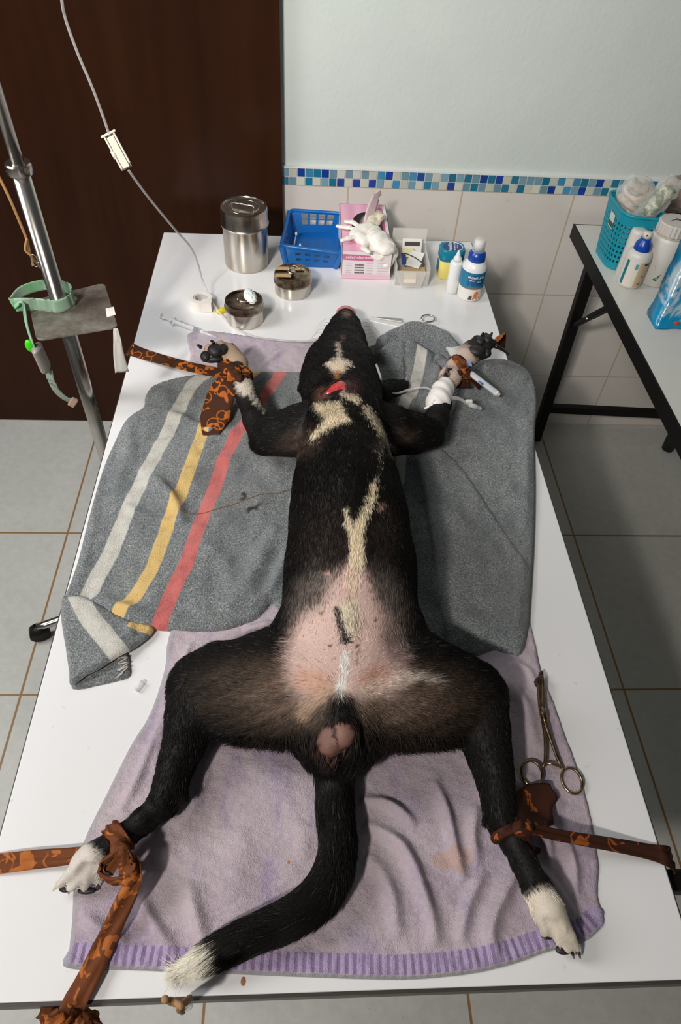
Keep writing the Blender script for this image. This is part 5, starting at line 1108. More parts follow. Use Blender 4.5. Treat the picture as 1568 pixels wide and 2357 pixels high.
# tray
tz = ztray; tc = [PY(x, y, SY) for x, y in ()]
def on_h(px, py, zabs): return P(px, py, zabs - TZ)
q4_ = [on_h(64, 693, tz), on_h(84, 783, tz), on_h(271, 752, tz), on_h(240, 650, tz)]
t = NT('spotted_steel'); sn = t.noise(26, 6, .7); t.set(col=t.ramp(sn, [(.36, (0.15, 0.125, 0.10)), (.55, (0.27, 0.24, 0.20)), (.72, (0.46, 0.43, 0.38))]), metal=.55, rough=.33); t.bump(sn, .1, .001)
cen_ = sum(q4_) / 4; def_ = []
rp_ = []
for i, q in enumerate(q4_):
    n0, n1_ = q4_[i - 1], q4_[(i + 1) % 4]; e0 = (n0 - q) / np.linalg.norm(n0 - q); e1 = (n1_ - q) / np.linalg.norm(n1_ - q)
    rp_ += [q + e0 * .009, q + (e0 + e1) * .0026, q + e1 * .009]
build('tray', MB().prism([(q[0], q[1]) for q in rp_], tz - .0035, tz), t.m, stand, smooth=False, bevel=.0012)
build('tray_bracket', MB().tube([base + (0, 0, tz - .035), base + (0, 0, tz - .0036)], .018, 24).box(base + (-.006, -.05, tz - .012), base + (.006, .0, tz - .0036)), pol, stand)
tapew = simple('surgical_tape', (0.80, 0.77, 0.72), .75)
q = [on_h(243, 710, tz + .0008), on_h(262, 706, tz + .0008), on_h(266, 724, tz + .0008), on_h(246, 730, tz + .0008)]
build('tape_patch', MB().prism([(a[0], a[1]) for a in q], tz + .0001, tz + .0009), tapew, stand, smooth=False, label='white patch of tape stuck on the tray')
ye = q4_[2][1]; s0 = on_h(266, 754, tz - .002)
pts_ = [PY(266, 756, s0[1]), PY(270, 785, s0[1] - .002), PY(274, 820, s0[1] - .001), PY(281, 857, s0[1] + .004)]
build('tape_strip', MB().ribbon(cr(pts_, 5), np.linspace(.007, .023, 16), .0006, side=(1, .25, 0), wrinkle=.0006), tapew, label='strip of white tape hanging from the corner of the stand tray', cat='tape')
# brown cord beside the pole
cp = cr([PY(-6, 400, SY + .01), PY(20, 452, SY + .008), PY(45, 510, SY + .012), PY(62, 552, SY + .014), PY(70, 585, SY + .014), PY(84, 604, SY + .012), PY(104, 626, SY + .016)], 6)
cordm = simple('brown_cord', (0.38, 0.20, 0.075), .75); cd_ = thing('cord', PY(60, 540, SY), 'brown leather cord with a small split ring tied along the drip stand pole', 'cord')
build('strand', MB().tube(cp, .0022, 8), cordm, cd_); build('loop', MB().tube(cr([PY(62, 548, SY + .01), PY(58, 575, SY + .006), PY(72, 590, SY + .006), PY(76, 612, SY + .006)], 5), .0018, 8), cordm, cd_)
rq = PY(80, 600, SY + .0); build('split_ring', MB().tube(cr([rq + (.005 * math.cos(a), 0, .010 * math.sin(a)) for a in np.linspace(0, 2 * math.pi, 11)[:-1]], 3, True), .0010, 6), wire, cd_)
# green strap hanging on the pole
tq = thing('tourniquet', PY(90, 800, SY - .05), 'pale green elastic tourniquet strap with grey buckle hanging from the stand tray', 'strap')
t = NT('green_elastic'); t.set(col=t.mix(t.ss(.45, .65, t.noise(30, 4)), (0.25, 0.38, 0.27), (0.10, 0.36, 0.13)), rough=.8, sheen=.3); t.bump(t.noise(500, 2), .5, .0006); grn = t.m
zz = tz + .014
lp_ = [base + (.000, .026, zz + .004), base + (.020, .012, zz + .004), base + (.024, -.008, zz), base + (.008, -.026, zz - .001), base + (-.020, -.026, zz + .001), base + (-.045, -.030, zz + .004), base + (-.062, -.028, zz + .000)]
build('loop', MB().ribbon(cr(lp_, 6), .022, .0016, side=(0, 0, 1)), grn, tq)
lp2 = [base + (.000, .026, zz + .004), base + (-.030, .022, zz + .006), base + (-.056, .002, zz + .006), base + (-.066, -.024, zz + .002)]
build('loop', MB().ribbon(cr(lp2, 6), .018, .0016, side=(0, 0, 1)), grn, tq)
ys = base[1] - .035; pts_ = [base + (-.060, -.028, zz)] + [PY(x, y, ys) for x, y in ((53, 698), (62, 745), (74, 785), (84, 815))]
build('hanging_strap', MB().ribbon(cr(pts_, 6), .013, .0014, side=(.6, -.8, .1)), grn, tq)
grey_b = simple('grey_buckle', (0.27, 0.245, 0.22), .45)
b0, b1 = PY(84, 800, ys - .005), PY(108, 852, ys - .005); ax_ = (b1 - b0) / np.linalg.norm(b1 - b0)
build('buckle', bar(MB(), b0, b1, .010, .029, (0, 1, 0)) if False else MB().tube(cr([b0, b0 + (b1 - b0) * .3, b0 + (b1 - b0) * .8, b1], 4), [.0165] * 10 + [.015, .013, .011], 20, ell=(.45, 1.0)) , grey_b, tq)
build('release_button', MB().ball(PY(68, 796, ys), (.007, .005, .012), 16, 10), simple('bright_green', (0.05, 0.60, 0.01), .35), tq)
t = NT('grey_elastic'); t.set(col=(0.22, 0.27, 0.22), rough=.8); ge = t.m
pts_ = [PY(x, y, ys) for x, y in ((112, 848), (118, 875), (130, 900), (150, 918), (172, 926))]
build('strap_end', MB().ribbon(cr(pts_, 6), .0165, .0014, side=(.75, -.35, .55)), ge, tq)
e0 = PY(168, 926, ys); build('end_clip', MB().box((-.006, -.0035, -.010), (.006, .0035, .010), (np.array([[.8, 0, .6], [0, 1, 0], [-.6, 0, .8]]), e0)), simple('clip_tan', (0.42, 0.27, 0.19), .3), tq, smooth=False, bevel=.002)
for k, ch_ in enumerate(('BODY',)):
    v_, f_2 = text_mesh('BODY MARK', .0045, lambda x, y: PY(130, 893, ys - .003) + np.array([.62 * x + .5 * y, -.0005, -.78 * x + .5 * y]), bold=True)
    if len(v_): build('strap_print', (v_, f_2), dk, tq, smooth=False)

# ================================================================= infusion tube
tb = thing('infusion_tube', P(455, 600, 0), 'clear drip tube with a white roller clamp running down to the bandaged foreleg', 'tube')
pa = [PD(139, -25, .93), PD(150, 40, .96), PD(178, 120, .99), PD(212, 200, 1.02), PD(238, 270, 1.05), PD(252, 312, 1.07)]
pb = [PD(296, 392, 1.10), PD(340, 452, 1.16), PD(400, 525, 1.26), PD(438, 568, 1.36), PD(455, 605, 1.42), P(468, 650, .035), P(492, 700, .012), P(530, 745, .0035), P(575, 772, .006), P(640, 783, .0085), P(700, 785, .010), P(745, 780, .012)]
pa = [base + (.09, -.005, 2.035), base + (.07, -.06, 1.98), base + (.06, -.16, 1.88), pa[0] + (.004, .03, .11)] + pa
build('upper_run', MB().tube(cr(pa, 8), .0021, 12), tubem, tb); build('lower_run', MB().tube(cr(pb, 8), .0021, 12), tubem, tb)
clampm = simple('clamp_ivory', (0.84, 0.79, 0.66), .4)
k0, k1 = PD(248, 305, 1.07), PD(293, 388, 1.10); ax_ = (k1 - k0) / np.linalg.norm(k1 - k0); sdv = np.cross(ax_, AF); sdv /= np.linalg.norm(sdv); upv = np.cross(sdv, ax_)
Rm = np.stack([sdv, upv, ax_], 1); L_ = np.linalg.norm(k1 - k0)
cb_ = MB(); w_ = .0095
prof = [(-.011, -.006, 0), (.011, -.006, 0)]
cb_.box((-.0125, -.006, 0), (.0125, .006, .0035), (Rm, k0)).box((-w_, -.0055, .003), (-w_ + .003, .0055, L_ * .96), (Rm, k0)).box((w_ - .003, -.0055, .003), (w_, .0055, L_ * .90), (Rm, k0)).box((-w_, .002, .003), (w_ * .9, .0055, L_), (Rm, k0))
build('roller_clamp', cb_.box((-w_ * .6, -.0058, .006), (w_ * .6, -.001, L_ * .97), (Rm, k0)), clampm, tb, smooth=False, bevel=.001)
build('roller_wheel', MB().tube([k0 + ax_ * L_ * .55 + sdv * s_ * .003 - upv * .003 * 0 + sdv * -.008 for s_ in (-1, 1)], .0065, 20), clampm, tb)
pc = [surf_at(862, 842, .004), surf_at(872, 872, .004), P(880, 885, .050), P(895, 902, .040), P(915, 905, .038), P(945, 896, .040), P(975, 892, .050), P(998, 899, .070)]
build('line_to_foreleg', MB().tube(cr(pc, 8), .0020, 12), tubem, tb)
# injection port lying beyond the bandage
po = thing('injection_port', P(1070, 925, .03), 'clear side tube with a slide clamp sticking out of the bandage to the right', 'tube')
pd_ = [P(1040, 915, .062), P(1060, 919, .055), P(1080, 930, .046), P(1108, 941, .036)]
build('tube', MB().tube(cr(pd_, 6), [.0034] * 6 + [.0028] * 6 + [.0034] * 7, 14), tubem, po)
build('port_barrel', MB().tube([P(1080, 930, .046), P(1100, 938, .038)], .0045, 16), clr, po); build('slide_clamp', MB().box(P(1080, 925, .050) - (.006, .003, .002), P(1080, 925, .050) + (.006, .004, .003)), simple('clamp_clear_white', (0.72, 0.70, 0.66), .4), po, smooth=False, bevel=.001)

# ================================================================= bandage on the foreleg
t = NT('bandage'); t.set(col=(0.80, 0.76, 0.72), rough=.7); t.bump(t.noise(90, 3, .6), .5, .0015); bmat = t.m
f2 = Field(P(1018, 905, .055) - .07, P(1018, 905, .055) + .07, .0018)
f2.chain([nd(1004, 938, .053, 24, .021), nd(1010, 925, .055, 28, .024), nd(1018, 903, .057, 25, .023), nd(1025, 893, .058, 22, .021)], .006)
v2, q2 = f2.mesh(); g_, _ = f2.grad(v2); axb = P(1025, 893, .058) - P(1004, 938, .053); axb /= np.linalg.norm(axb); s_ = (v2 - P(1004, 938, .053)) @ axb
v2 = v2 + g_ * (.0005 * np.tanh(3 * np.sin(s_ * 260 + v2[:, 0] * 140)))[:, None]
bd_ = thing('bandage', P(1018, 905, .03), 'white tape bandage wound round the foreleg below the drip tube', 'bandage')
build('wrap', (smooth_mesh(v2, q2, 1), q2), bmat, bd_)
build('loose_end', MB().ribbon(cr([P(1005, 925, .070), P(992, 938, .062), P(984, 948, .055), P(976, 956, .048)], 5), np.linspace(.014, .004, 16), .0008, side=(.7, .3, .3)), bmat, bd_)
build('loose_end', MB().ribbon(cr([P(996, 930, .068), P(985, 937, .062), P(977, 940, .058)], 5), np.linspace(.006, .003, 11), .0008, side=(.2, .8, .3)), bmat, bd_)

# ================================================================= brown printed cloth ties
def tie_mat(name, dark, orange, amt=.585):
    t = NT(name); n_ = t.noise(42, 2, .5, dist=1.2); v = t.n('ShaderNodeTexVoronoi'); v.inputs['Scale'].default_value = 34; t.link(t.pos(), v.inputs['Vector'])
    ringv = t.n('ShaderNodeTexWave', wave_type='RINGS'); 
    blot = t.ss(amt, amt + .025, n_); ringm = t.math('MULTIPLY', t.math('LESS_THAN', t.math('ABSOLUTE', t.math('SUBTRACT', v.outputs['Distance'], .36)), .035), t.ss(.45, .5, t.noise(14, 2)))
    c = t.mix(t.math('MULTIPLY', t.noise(120, 3), .5), dark, tuple(a * .45 for a in dark)); c = t.mix(t.math('MAXIMUM', blot, t.math('MULTIPLY', ringm, .8)), c, t.mix(t.noise(70, 2), orange, tuple(a * .5 for a in orange)))
    t.set(col=c, rough=.8, spec=.2); t.bump(t.noise(260, 3), .4, .0008); return t.m
tm1 = tie_mat('batik_brown', (0.065, 0.022, 0.009), (0.60, 0.155, 0.018)); tm2 = tie_mat('batik_rust', (0.17, 0.052, 0.018), (0.55, 0.17, 0.04), .57); tm3 = tie_mat('batik_dark', (0.055, 0.017, 0.008), (0.45, 0.11, 0.018), .61)
def band(name, px, py, z, hw, wid, dpx, mat, par, zs=.7, rot=0, lumps=.0012):
    "cloth wrapped round a limb whose direction on screen is dpx"
    c_ = P(px, py, z); a_ = P(px + dpx[0], py + dpx[1], z) - c_; a_[2] = 0; a_ /= np.linalg.norm(a_); s1 = np.cross(a_, (0, 0, 1)); r_ = hw / ppm(c_); up_ = np.array([0, 0, 1.0])
    f_ = Field(c_ - r_ - .03, c_ + r_ + .03, .0016); L_ = wid / ppm(c_) / 2
    f_.chain([(c_ - a_ * L_, r_ * .93, r_ * .93 * zs), (c_, r_, r_ * zs), (c_ + a_ * L_, r_ * .93, r_ * .93 * zs)], .003)
    v_, q_ = f_.mesh(); s_ = (v_ - c_) @ a_; v_ = v_ - a_ * (np.sign(s_) * np.maximum(np.abs(s_) - L_, 0))[:, None] * .92
    g_, _ = f_.grad(v_); v_ = v_ + (g_ - a_ * (g_ @ a_)[:, None]) * (lumps * np.sin(s_ * 620 + noise3(v_, 30, 2) * 2))[:, None]
    return build(name, (v_, q_), mat, par)
def path(pts): return cr([P(*q) for q in pts], 7)
# left fore paw
tie = thing('cloth_tie', P(480, 850, 0), 'dark brown orange printed cloth strip tying the left raised forepaw to the table edge', 'tie', 'printed cloth ties')
build('long_strip', MB().ribbon(cr([P(298, 803, -.030), P(302, 806, -.004), P(310, 808, .003), P(355, 823, .008), P(410, 838, .014), P(460, 850, .024), P(500, 858, .040), P(535, 860, .056)], 7), np.concatenate([np.linspace(.029, .026, 25), np.linspace(.026, .018, 25)]), .0008, side=(.22, .95, .1), wrinkle=.0008), tm1, tie)
band('wrist_loop', 553, 868, .064, 27, 28, (4, -10), tm1, tie, .85); 
blob('knot', [[(P(522, 842, .075), .012, .010), (P(540, 858, .078), .014, .011), (P(548, 868, .078), .009, .008)], [(P(510, 838, .070), .008, .008), (P(525, 855, .070), .012, .009)]], tie, tm1, h=.0016, nz=.0022, ns=70)
tl_ = [P(540, 870, .074), P(528, 885, .062), P(512, 905, .050), P(500, 940, .032), P(492, 975, .020), P(486, 1001, .016)]
build('loose_tail', MB().ribbon(cr(tl_, 6), np.concatenate([np.linspace(.012, .046, 9), np.linspace(.047, .054, 13), np.linspace(.054, .030, 9)]), .0009, side=(1, .12, .25), wrinkle=.0006), tm1, tie)
# right fore paw
tie = thing('cloth_tie', P(1060, 850, .04), 'short dark brown cloth strip knotted round the bandaged foreleg just below its paw', 'tie', 'printed cloth ties')
band('paw_loop', 1054, 838, .060, 22, 13, (6, -8), tm3, tie, .9)
build('strap_piece', MB().ribbon(cr([P(1045, 818, .078), P(1052, 828, .082), P(1062, 840, .080), P(1070, 848, .072)], 5), np.linspace(.012, .020, 16), .0009, side=(.7, .6, .2), wrinkle=.001), tm2, tie)
blob('knot', [[(P(1068, 850, .070), .009, .008), (P(1075, 862, .062), .011, .008)]], tie, tm3, h=.0016, nz=.0016, ns=80)
build('loose_tail', MB().ribbon(cr([P(1072, 860, .060), P(1070, 875, .050), P(1066, 893, .034)], 5), np.linspace(.014, .030, 11), .0009, side=(1, .2, .1), wrinkle=.001), tm3, tie)
build('loose_tail', MB().ribbon(cr([P(1080, 862, .058), P(1095, 876, .040), P(1106, 888, .028)], 5), np.linspace(.016, .022, 11), .0009, side=(.5, .8, .1), wrinkle=.001), tm3, tie)
build('far_end', MB().ribbon(cr([P(1120, 805, .050), P(1138, 792, .045), P(1148, 780, .040), P(1155, 772, .030), P(1150, 800, .01)], 5), np.linspace(.010, .024, 21), .0009, side=(.9, .4, .2), wrinkle=.001), tm1, tie)
# clear sleeve tied on with it
sl = thing('needle_sleeve', P(1110, 885, .03), 'clear plastic sleeve with a cut end sticking out of the tie on the bandaged leg', 'sleeve')
a, b = P(1082, 858, .066), P(1145, 906, .040); build('sleeve', MB().tube([a, a + (b - a) * .06, b], [.0045, .0066, .0066], 8, ell=(1, .7)), clear('sleeve_plastic', (0.80, 0.84, 0.86), .55, .15), sl, flat_angle=30)
blob('cut_end', [[(b - (b - a) * .04, .0060, .0048), (b + (b - a) * .03, .0050, .004)]], sl, simple('cut_plastic', (0.72, 0.64, 0.54), .4), h=.0014, nz=.0016, ns=150)
build('printed_mark', MB().tube([a + (b - a) * .35 + (-.004, -.006, .003), a + (b - a) * .52 + (-.004, -.006, .003)], .0016, 6), simple('blue_print', (0.10, 0.16, 0.42), .5), sl)
q = [P(1027, 800, .062), P(1068, 797, .066), P(1062, 815, .074), P(1044, 830, .070)]
o = build('clear_wrapper', MB().add([a_ + (0, 0, .001) for a_ in q] + [(q[0] + q[2]) / 2 + (0, 0, .006)] + [a_ - (0, 0, .001) for a_ in q], [(0, 1, 4), (1, 2, 4), (2, 3, 4), (3, 0, 4), (8, 7, 6, 5), (0, 5, 6, 1), (1, 6, 7, 2), (2, 7, 8, 3), (3, 8, 5, 0)]), clear('wrapper_film', (0.80, 0.80, 0.76), .35, .2), smooth=False, label='crumpled clear plastic wrapper end on the left of the bandaged paw', cat='wrapper')
build('blue_tag', MB().box(P(1076, 838, .074) - (.008, .006, .001), P(1076, 838, .074) + (.008, .006, .001)), simple('pale_blue', (0.20, 0.34, 0.62), .5), smooth=False, label='small pale blue plastic tab showing under the tie on the bandaged paw', cat='tab')
# left hind paw
tie = thing('cloth_tie', P(280, 1960, 0), 'rust brown cloth tie looped round the left hind paw and trailing over the front edge', 'tie', 'printed cloth ties')
band('ankle_loop', 272, 1932, .040, 40, 40, (-10, 8), tm2, tie, .72, lumps=.0014)
build('side_strip', MB().ribbon(cr([P(-30, 1992, .000), P(30, 1986, .003), P(100, 1977, .006), P(150, 1972, .010), P(200, 1965, .012), P(240, 1950, .014)], 6), np.linspace(.021, .015, 31), .003, side=(.1, 1, 0), wrinkle=.0018), tm2, tie)
build('bow_loop', MB().ribbon(cr([P(276, 1958, .058), P(252, 1972, .058), P(234, 1988, .052), P(236, 2010, .046), P(256, 2024, .044), P(284, 2022, .046), P(304, 2004, .050), P(308, 1975, .052), P(294, 1956, .056)], 6), .011, .0022, side=(0, 0.1, 1), wrinkle=.0012), tm2, tie)
build('bow_inner', MB().ribbon(cr([P(274, 1962, .060), P(262, 1985, .050), P(250, 2006, .042)], 6), .012, .002, side=(1, 0, .2), wrinkle=.0012), tm2, tie); build('bow_inner', MB().ribbon(cr([P(280, 1962, .060), P(286, 1986, .052), P(290, 2010, .046)], 6), .013, .002, side=(1, 0, -.2), wrinkle=.0012), tm2, tie)
blob('knot', [[(P(272, 1955, .056), .009, .008), (P(282, 1960, .056), .008, .007)], [(P(296, 2018, .042), .010, .007), (P(302, 2005, .046), .010, .008)]], tie, tm2, h=.0016, nz=.0012, ns=90)
ft = P(190, 2275, .012); yfront = YF - .008
dn = [P(304, 1975, .048), P(309, 2010, .044), P(300, 2045, .036), P(275, 2100, .024), P(245, 2165, .014), P(215, 2230, .010), P(180, 2292, .008), P(160, 2318, -.002), P(138, 2330, -.030), P(128, 2345, -.045), P(150, 2362, -.06), P(190, 2362, -.062), P(215, 2370, -.07)]
build('hanging_strip', MB().ribbon(cr(dn, 6), np.concatenate([np.linspace(.014, .020, 18), np.linspace(.020, .024, 30), np.linspace(.024, .026, 25)]), .0035, side=(1, .35, 0), wrinkle=.0022), tm2, tie)
blob('frayed_end', [[(P(125, 2328, -.030), .014, .009), (P(138, 2345, -.045), .016, .010), (P(170, 2356, -.056), .014, .010), (P(205, 2360, -.062), .012, .008)]], tie, tm2, h=.0018, nz=.0045, ns=70)
# right hind paw
tie = thing('cloth_tie', P(1200, 1920, 0), 'dark brown cloth tie round the right hind leg running out over the right table edge', 'tie', 'printed cloth ties')
band('ankle_loop', 1168, 1917, .037, 39, 20, (8, 16), tm3, tie, .76, lumps=.0012)
build('side_strip', MB().ribbon(cr([P(1195, 1908, .050), P(1225, 1911, .046), P(1280, 1922, .036), P(1360, 1936, .024), P(1440, 1951, .012), P(1505, 1964, .004), P(1530, 1970, .0022), P(1542, 1978, -.012), P(1545, 1992, -.035)], 6), np.concatenate([np.linspace(.010, .012, 14), np.linspace(.012, .027, 35)]), .0028, side=(.05, 1, 0), wrinkle=.0015), tm3, tie)
build('loose_tail', MB().ribbon(cr([P(1205, 1900, .050), P(1212, 1885, .040), P(1225, 1860, .022), P(1245, 1835, .018), P(1275, 1822, .015)], 6), np.concatenate([np.linspace(.020, .056, 12), np.linspace(.056, .018, 13)]), .0012, side=(1, -.85, .05), wrinkle=.0010), tm3, tie)
build('loose_tail', MB().ribbon(cr([P(1205, 1915, .052), P(1205, 1935, .042), P(1215, 1955, .026), P(1235, 1963, .018)], 6), np.linspace(.010, .016, 19), .003, side=(1, .2, .1), wrinkle=.0012), tm3, tie)
blob('knot', [[(P(1196, 1908, .054), .009, .008), (P(1210, 1910, .052), .008, .007)]], tie, tm3, h=.0016, nz=.0012, ns=90)

# ================================================================= haemostat
t = NT('bronze_steel'); t.set(col=t.ramp(t.noise(60, 4), [(.35, (0.16, 0.10, 0.05)), (.65, (0.42, 0.31, 0.19))]), metal=1.0, rough=.28); hm = t.m
he = thing('haemostat', P(1260, 1690, .01), 'curved locking forceps with two finger rings lying on the right edge of the towel', 'forceps')
hzv = .0115
def hp(pts): return cr([P(x, y, z) for x, y, z in pts], 7)
A1 = hp([(1246, 1554, .016), (1241, 1585, .013), (1244, 1620, .0115), (1250, 1650, .0115), (1256, 1700, .0115), (1256, 1750, .0115), (1251, 1765, .0115)])
A2 = hp([(1249, 1554, .018), (1250, 1585, .016), (1250, 1620, .0145), (1252, 1650, .0145), (1268, 1700, .012), (1284, 1745, .009), (1297, 1772, .007)])
rr = np.concatenate([np.linspace(.0014, .0030, 14), np.linspace(.0030, .0042, 7), np.linspace(.0036, .0026, 8), np.linspace(.0026, .0024, 14)])
for A_ in (A1, A2): build('arm', MB().tube(A_, rr[:len(A_)], 10, ell=(1, .75)), hm, he)
build('box_joint', MB().ball(P(1251, 1645, .0145), (.0048, .012, .0045), 16, 10), hm, he); build('joint_screw', MB().ball(P(1251, 1645, .0188), (.0018, .0018, .0008), 12, 6), hm, he)
def ring(cx, cy, z, rx, ry, ang):
    q = []
    for k in range(20):
        a = 2 * math.pi * k / 20; u, v = rx * math.cos(a), ry * math.sin(a); c_, s__ = math.cos(ang), math.sin(ang); q.append(P(cx + u * c_ - v * s__, cy + u * s__ + v * c_, z))
    return MB().tube(cr(q + [q[0]], 2), .0019, 10, cap=False)
build('finger_ring', ring(1225, 1780, .0115, 23, 30, -.35), hm, he); build('finger_ring', ring(1317, 1797, .006, 22, 31, -.45), hm, he)
build('ratchet', MB().tube([P(1258, 1757, .0115), P(1275, 1759, .011), P(1292, 1765, .009)], .0020, 8), hm, he)
blob('dried_tuft', [[(P(1237, 1568, .010), .003, .003), (P(1240, 1575, .010), .0035, .003), (P(1247, 1547, .010), .002, .002)]], he, simple('dark_scab', (0.03, 0.012, 0.01), .6), h=.0009, nz=.0015, ns=300)

# ================================================================= small loose things on the table
a, b = P(312, 1588, .0045), P(328, 1570, .0045); build('plastic_stopper', MB().tube([a, a + (b - a) * .7, b], [.0042, .0038, .0034], 14), clear('cap_plastic2', (0.88, 0.88, 0.88), .3), label='tiny clear plastic cap on the bare table near the blanket corner', cat='cap')
q = P(560, 2259, .0002); build('rust_stain', MB().ball(q, (.0026, .0040, .0005), 16, 6), simple('rust', (0.36, 0.15, 0.06), .7), tab, label='small rust coloured stain near the front edge')
q = P(665, 1984, .0058); build('brown_crumb', MB().ball(q, (.003, .003, .0012), 10, 6), simple('crumb', (0.42, 0.15, 0.06), .7), label='small rust brown crumb on the towel left of the tail', cat='crumb')
# rope end hanging under the front edge
ro = thing('rope_end', P(405, 2305, -.05), 'knotted end of frayed brown rope below the front edge of the white table', 'rope')
yk = YF - .012
rpt = [PY(378, 2300, yk), PY(398, 2306, yk), PY(412, 2312, yk - .004), PY(420, 2328, yk), PY(412, 2318, yk - .006), PY(430, 2304, yk), PY(436, 2298, yk + .01)]
build('twisted_rope', MB().tube(cr(rpt, 6), .0030 + .0006 * np.sin(np.arange(37) * 1.8), 8), simple('jute', (0.36, 0.20, 0.09), .85), ro)
build('plastic_bead', MB().ball(PY(430, 2316, yk), (.006, .004, .008), 12, 8), clr, ro)
# stitched bracket on the left edge (folded table lever)
# ================================================================= things on the side table
def S(px, py, z=0.0): return P(px, py, RZ + z)
teal = simple('teal_basket_plastic', (0.003, 0.27, 0.36), .4)
bk = thing('teal_basket', S(1440, 560), 'teal perforated plastic basket holding bagged cotton on the side table', 'basket')
hT = .135; bcx = S(1372, 572)[0]; 
b_ = [S(1374, 560), S(1424, 604), S(1530, 596)]; 
# footprint: left-back, front-left, front-right, right-back (rounded, flares upward)
t_ = [P(1396, 438, RZ + hT), P(1440, 498, RZ + hT), P(1540, 508, RZ + hT), P(1512, 425, RZ + hT)]
t_[3] = t_[2] + (t_[0] - t_[1]); b0 = [S(1374, 552), S(1422, 606)]
cT = sum(t_) / 4; cB = np.array([cT[0], cT[1], TZ + RZ])
def rrect(c4, k, n=10):
    out = []
    for i in range(4):
        p_, a_, b2 = c4[i], c4[i - 1], c4[(i + 1) % 4]; u = (a_ - p_) * k; v = (b2 - p_) * k
        for j in range(n + 1):
            s_ = j / n; out.append(p_ + u * (1 - s_) ** 2 + v * s_ ** 2)
        L = b2 - (b2 - p_) * k; L1 = p_ + v; L2 = b2 + (p_ - b2) * k
        for j in range(1, 12): out.append(L1 + (L2 - L1) * j / 12)
    return np.array(out)
topr = rrect(t_, .30); m_ = len(topr); dlt = (b0[1][:2] - (topr[np.argmin(np.abs(topr[:, 1] - t_[1][1]) + np.abs(topr[:, 0] - t_[1][0]))])[:2])
botr = cB + (topr - cT) * .80; botr[:, 2] = TZ + RZ + .0004
rows_ = 22; V_ = []; F_ = []
for j in range(rows_ + 1):
    s_ = j / rows_; V_ += list(botr * (1 - s_) + topr * s_)
for j in range(rows_):
    for k in range(m_):
        if 3 <= j <= rows_ - 5 and j % 2 == 1 and k % 2 == 0: continue
        F_.append((j * m_ + k, j * m_ + (k + 1) % m_, (j + 1) * m_ + (k + 1) % m_, (j + 1) * m_ + k))
V_.append(cB + (0, 0, .0004)); F_ += [(k, len(V_) - 1, (k + 1) % m_) for k in range(m_)]
o = build('body', (np.array(V_), F_), teal, bk, smooth=False); sm_ = o.modifiers.new('wall', 'SOLIDIFY'); sm_.thickness = .0018; sm_.offset = 0
build('rim', MB().tube(list(topr) + [topr[0]], .0036, 8, cap=False), teal, bk)
q = [P(1400, 470, RZ + .108), P(1414, 488, RZ + .108), P(1408, 520, RZ + .075), P(1394, 500, RZ + .075)]
yv = None
li = int(np.argmin(np.hypot(*(proj(topr) - (1412, 478)).T)))
def wl(k, s_, o_=.0025):
    k = k % m_; p_ = botr[k] * (1 - s_) + topr[k] * s_; n_ = p_ - (cB + (0, 0, p_[2] - cB[2])); n_[2] = 0; return p_ + n_ / np.linalg.norm(n_) * o_

lw_ = simple('label_pale', (0.62, 0.66, 0.60), .5)
build('paper_label', MB().add([wl(li - 3, .62), wl(li + 3, .62), wl(li + 3, .86), wl(li - 3, .86)], [(0, 1, 2, 3)]), lw_, bk, smooth=False)
build('label_picture', MB().add([wl(li - 3, .64, .003), wl(li + 3, .64, .003), wl(li + 3, .72, .003), wl(li - 3, .72, .003)], [(0, 1, 2, 3)]), simple('label_green', (0.07, 0.07, 0.02), .5), bk, smooth=False)
cotm = simple('cotton_roll_m', (0.66, 0.56, 0.48), .8)
cr1 = thing('cotton_bag', cT, 'pale cotton roll in a clear bag standing in the teal basket', 'bag', 'bags in the teal basket')
blob('cotton_roll', [[(P(1452, 470, RZ + .12), .034, .034), (P(1466, 446, RZ + .15), .033, .032)]], cr1, cotm, h=.003, nz=.003, ns=30)
film = clear('bag_film', (0.80, 0.82, 0.78), .12, .12)
blob('clear_bag', [[(P(1450, 478, RZ + .10), .042, .040), (P(1466, 444, RZ + .155), .040, .038)], [(P(1462, 430, RZ + .185), .016, .016), (P(1458, 412, RZ + .215), .006, .006)], [(P(1482, 430, RZ + .185), .012, .012), (P(1484, 418, RZ + .20), .005, .005)]], cr1, film, h=.003, nz=.003, ns=20, sm=2)
cr2 = thing('packet_bag', cT + (.03, 0, 0), 'clear bag with green printed packet leaning in the teal basket', 'bag', 'bags in the teal basket')
gpm = NT('green_print_pack'); gpm.set(col=gpm.mix(gpm.ss(.48, .56, gpm.noise(60, 3)), (0.16, 0.19, 0.08), (0.55, 0.55, 0.44)), rough=.4)
a, b = P(1496, 484, RZ + .135), P(1536, 440, RZ + .18)
blob('packet', [[(a, .016, .012), (b, .018, .012)]], cr2, gpm.m, h=.0025, nz=.002, ns=60)
blob('clear_bag', [[(a + (-.02, -.005, -.01), .018, .014), ((a + b) / 2, .026, .018), (b + (.005, .005, .012), .022, .016)]], cr2, film, h=.003, nz=.004, ns=30)
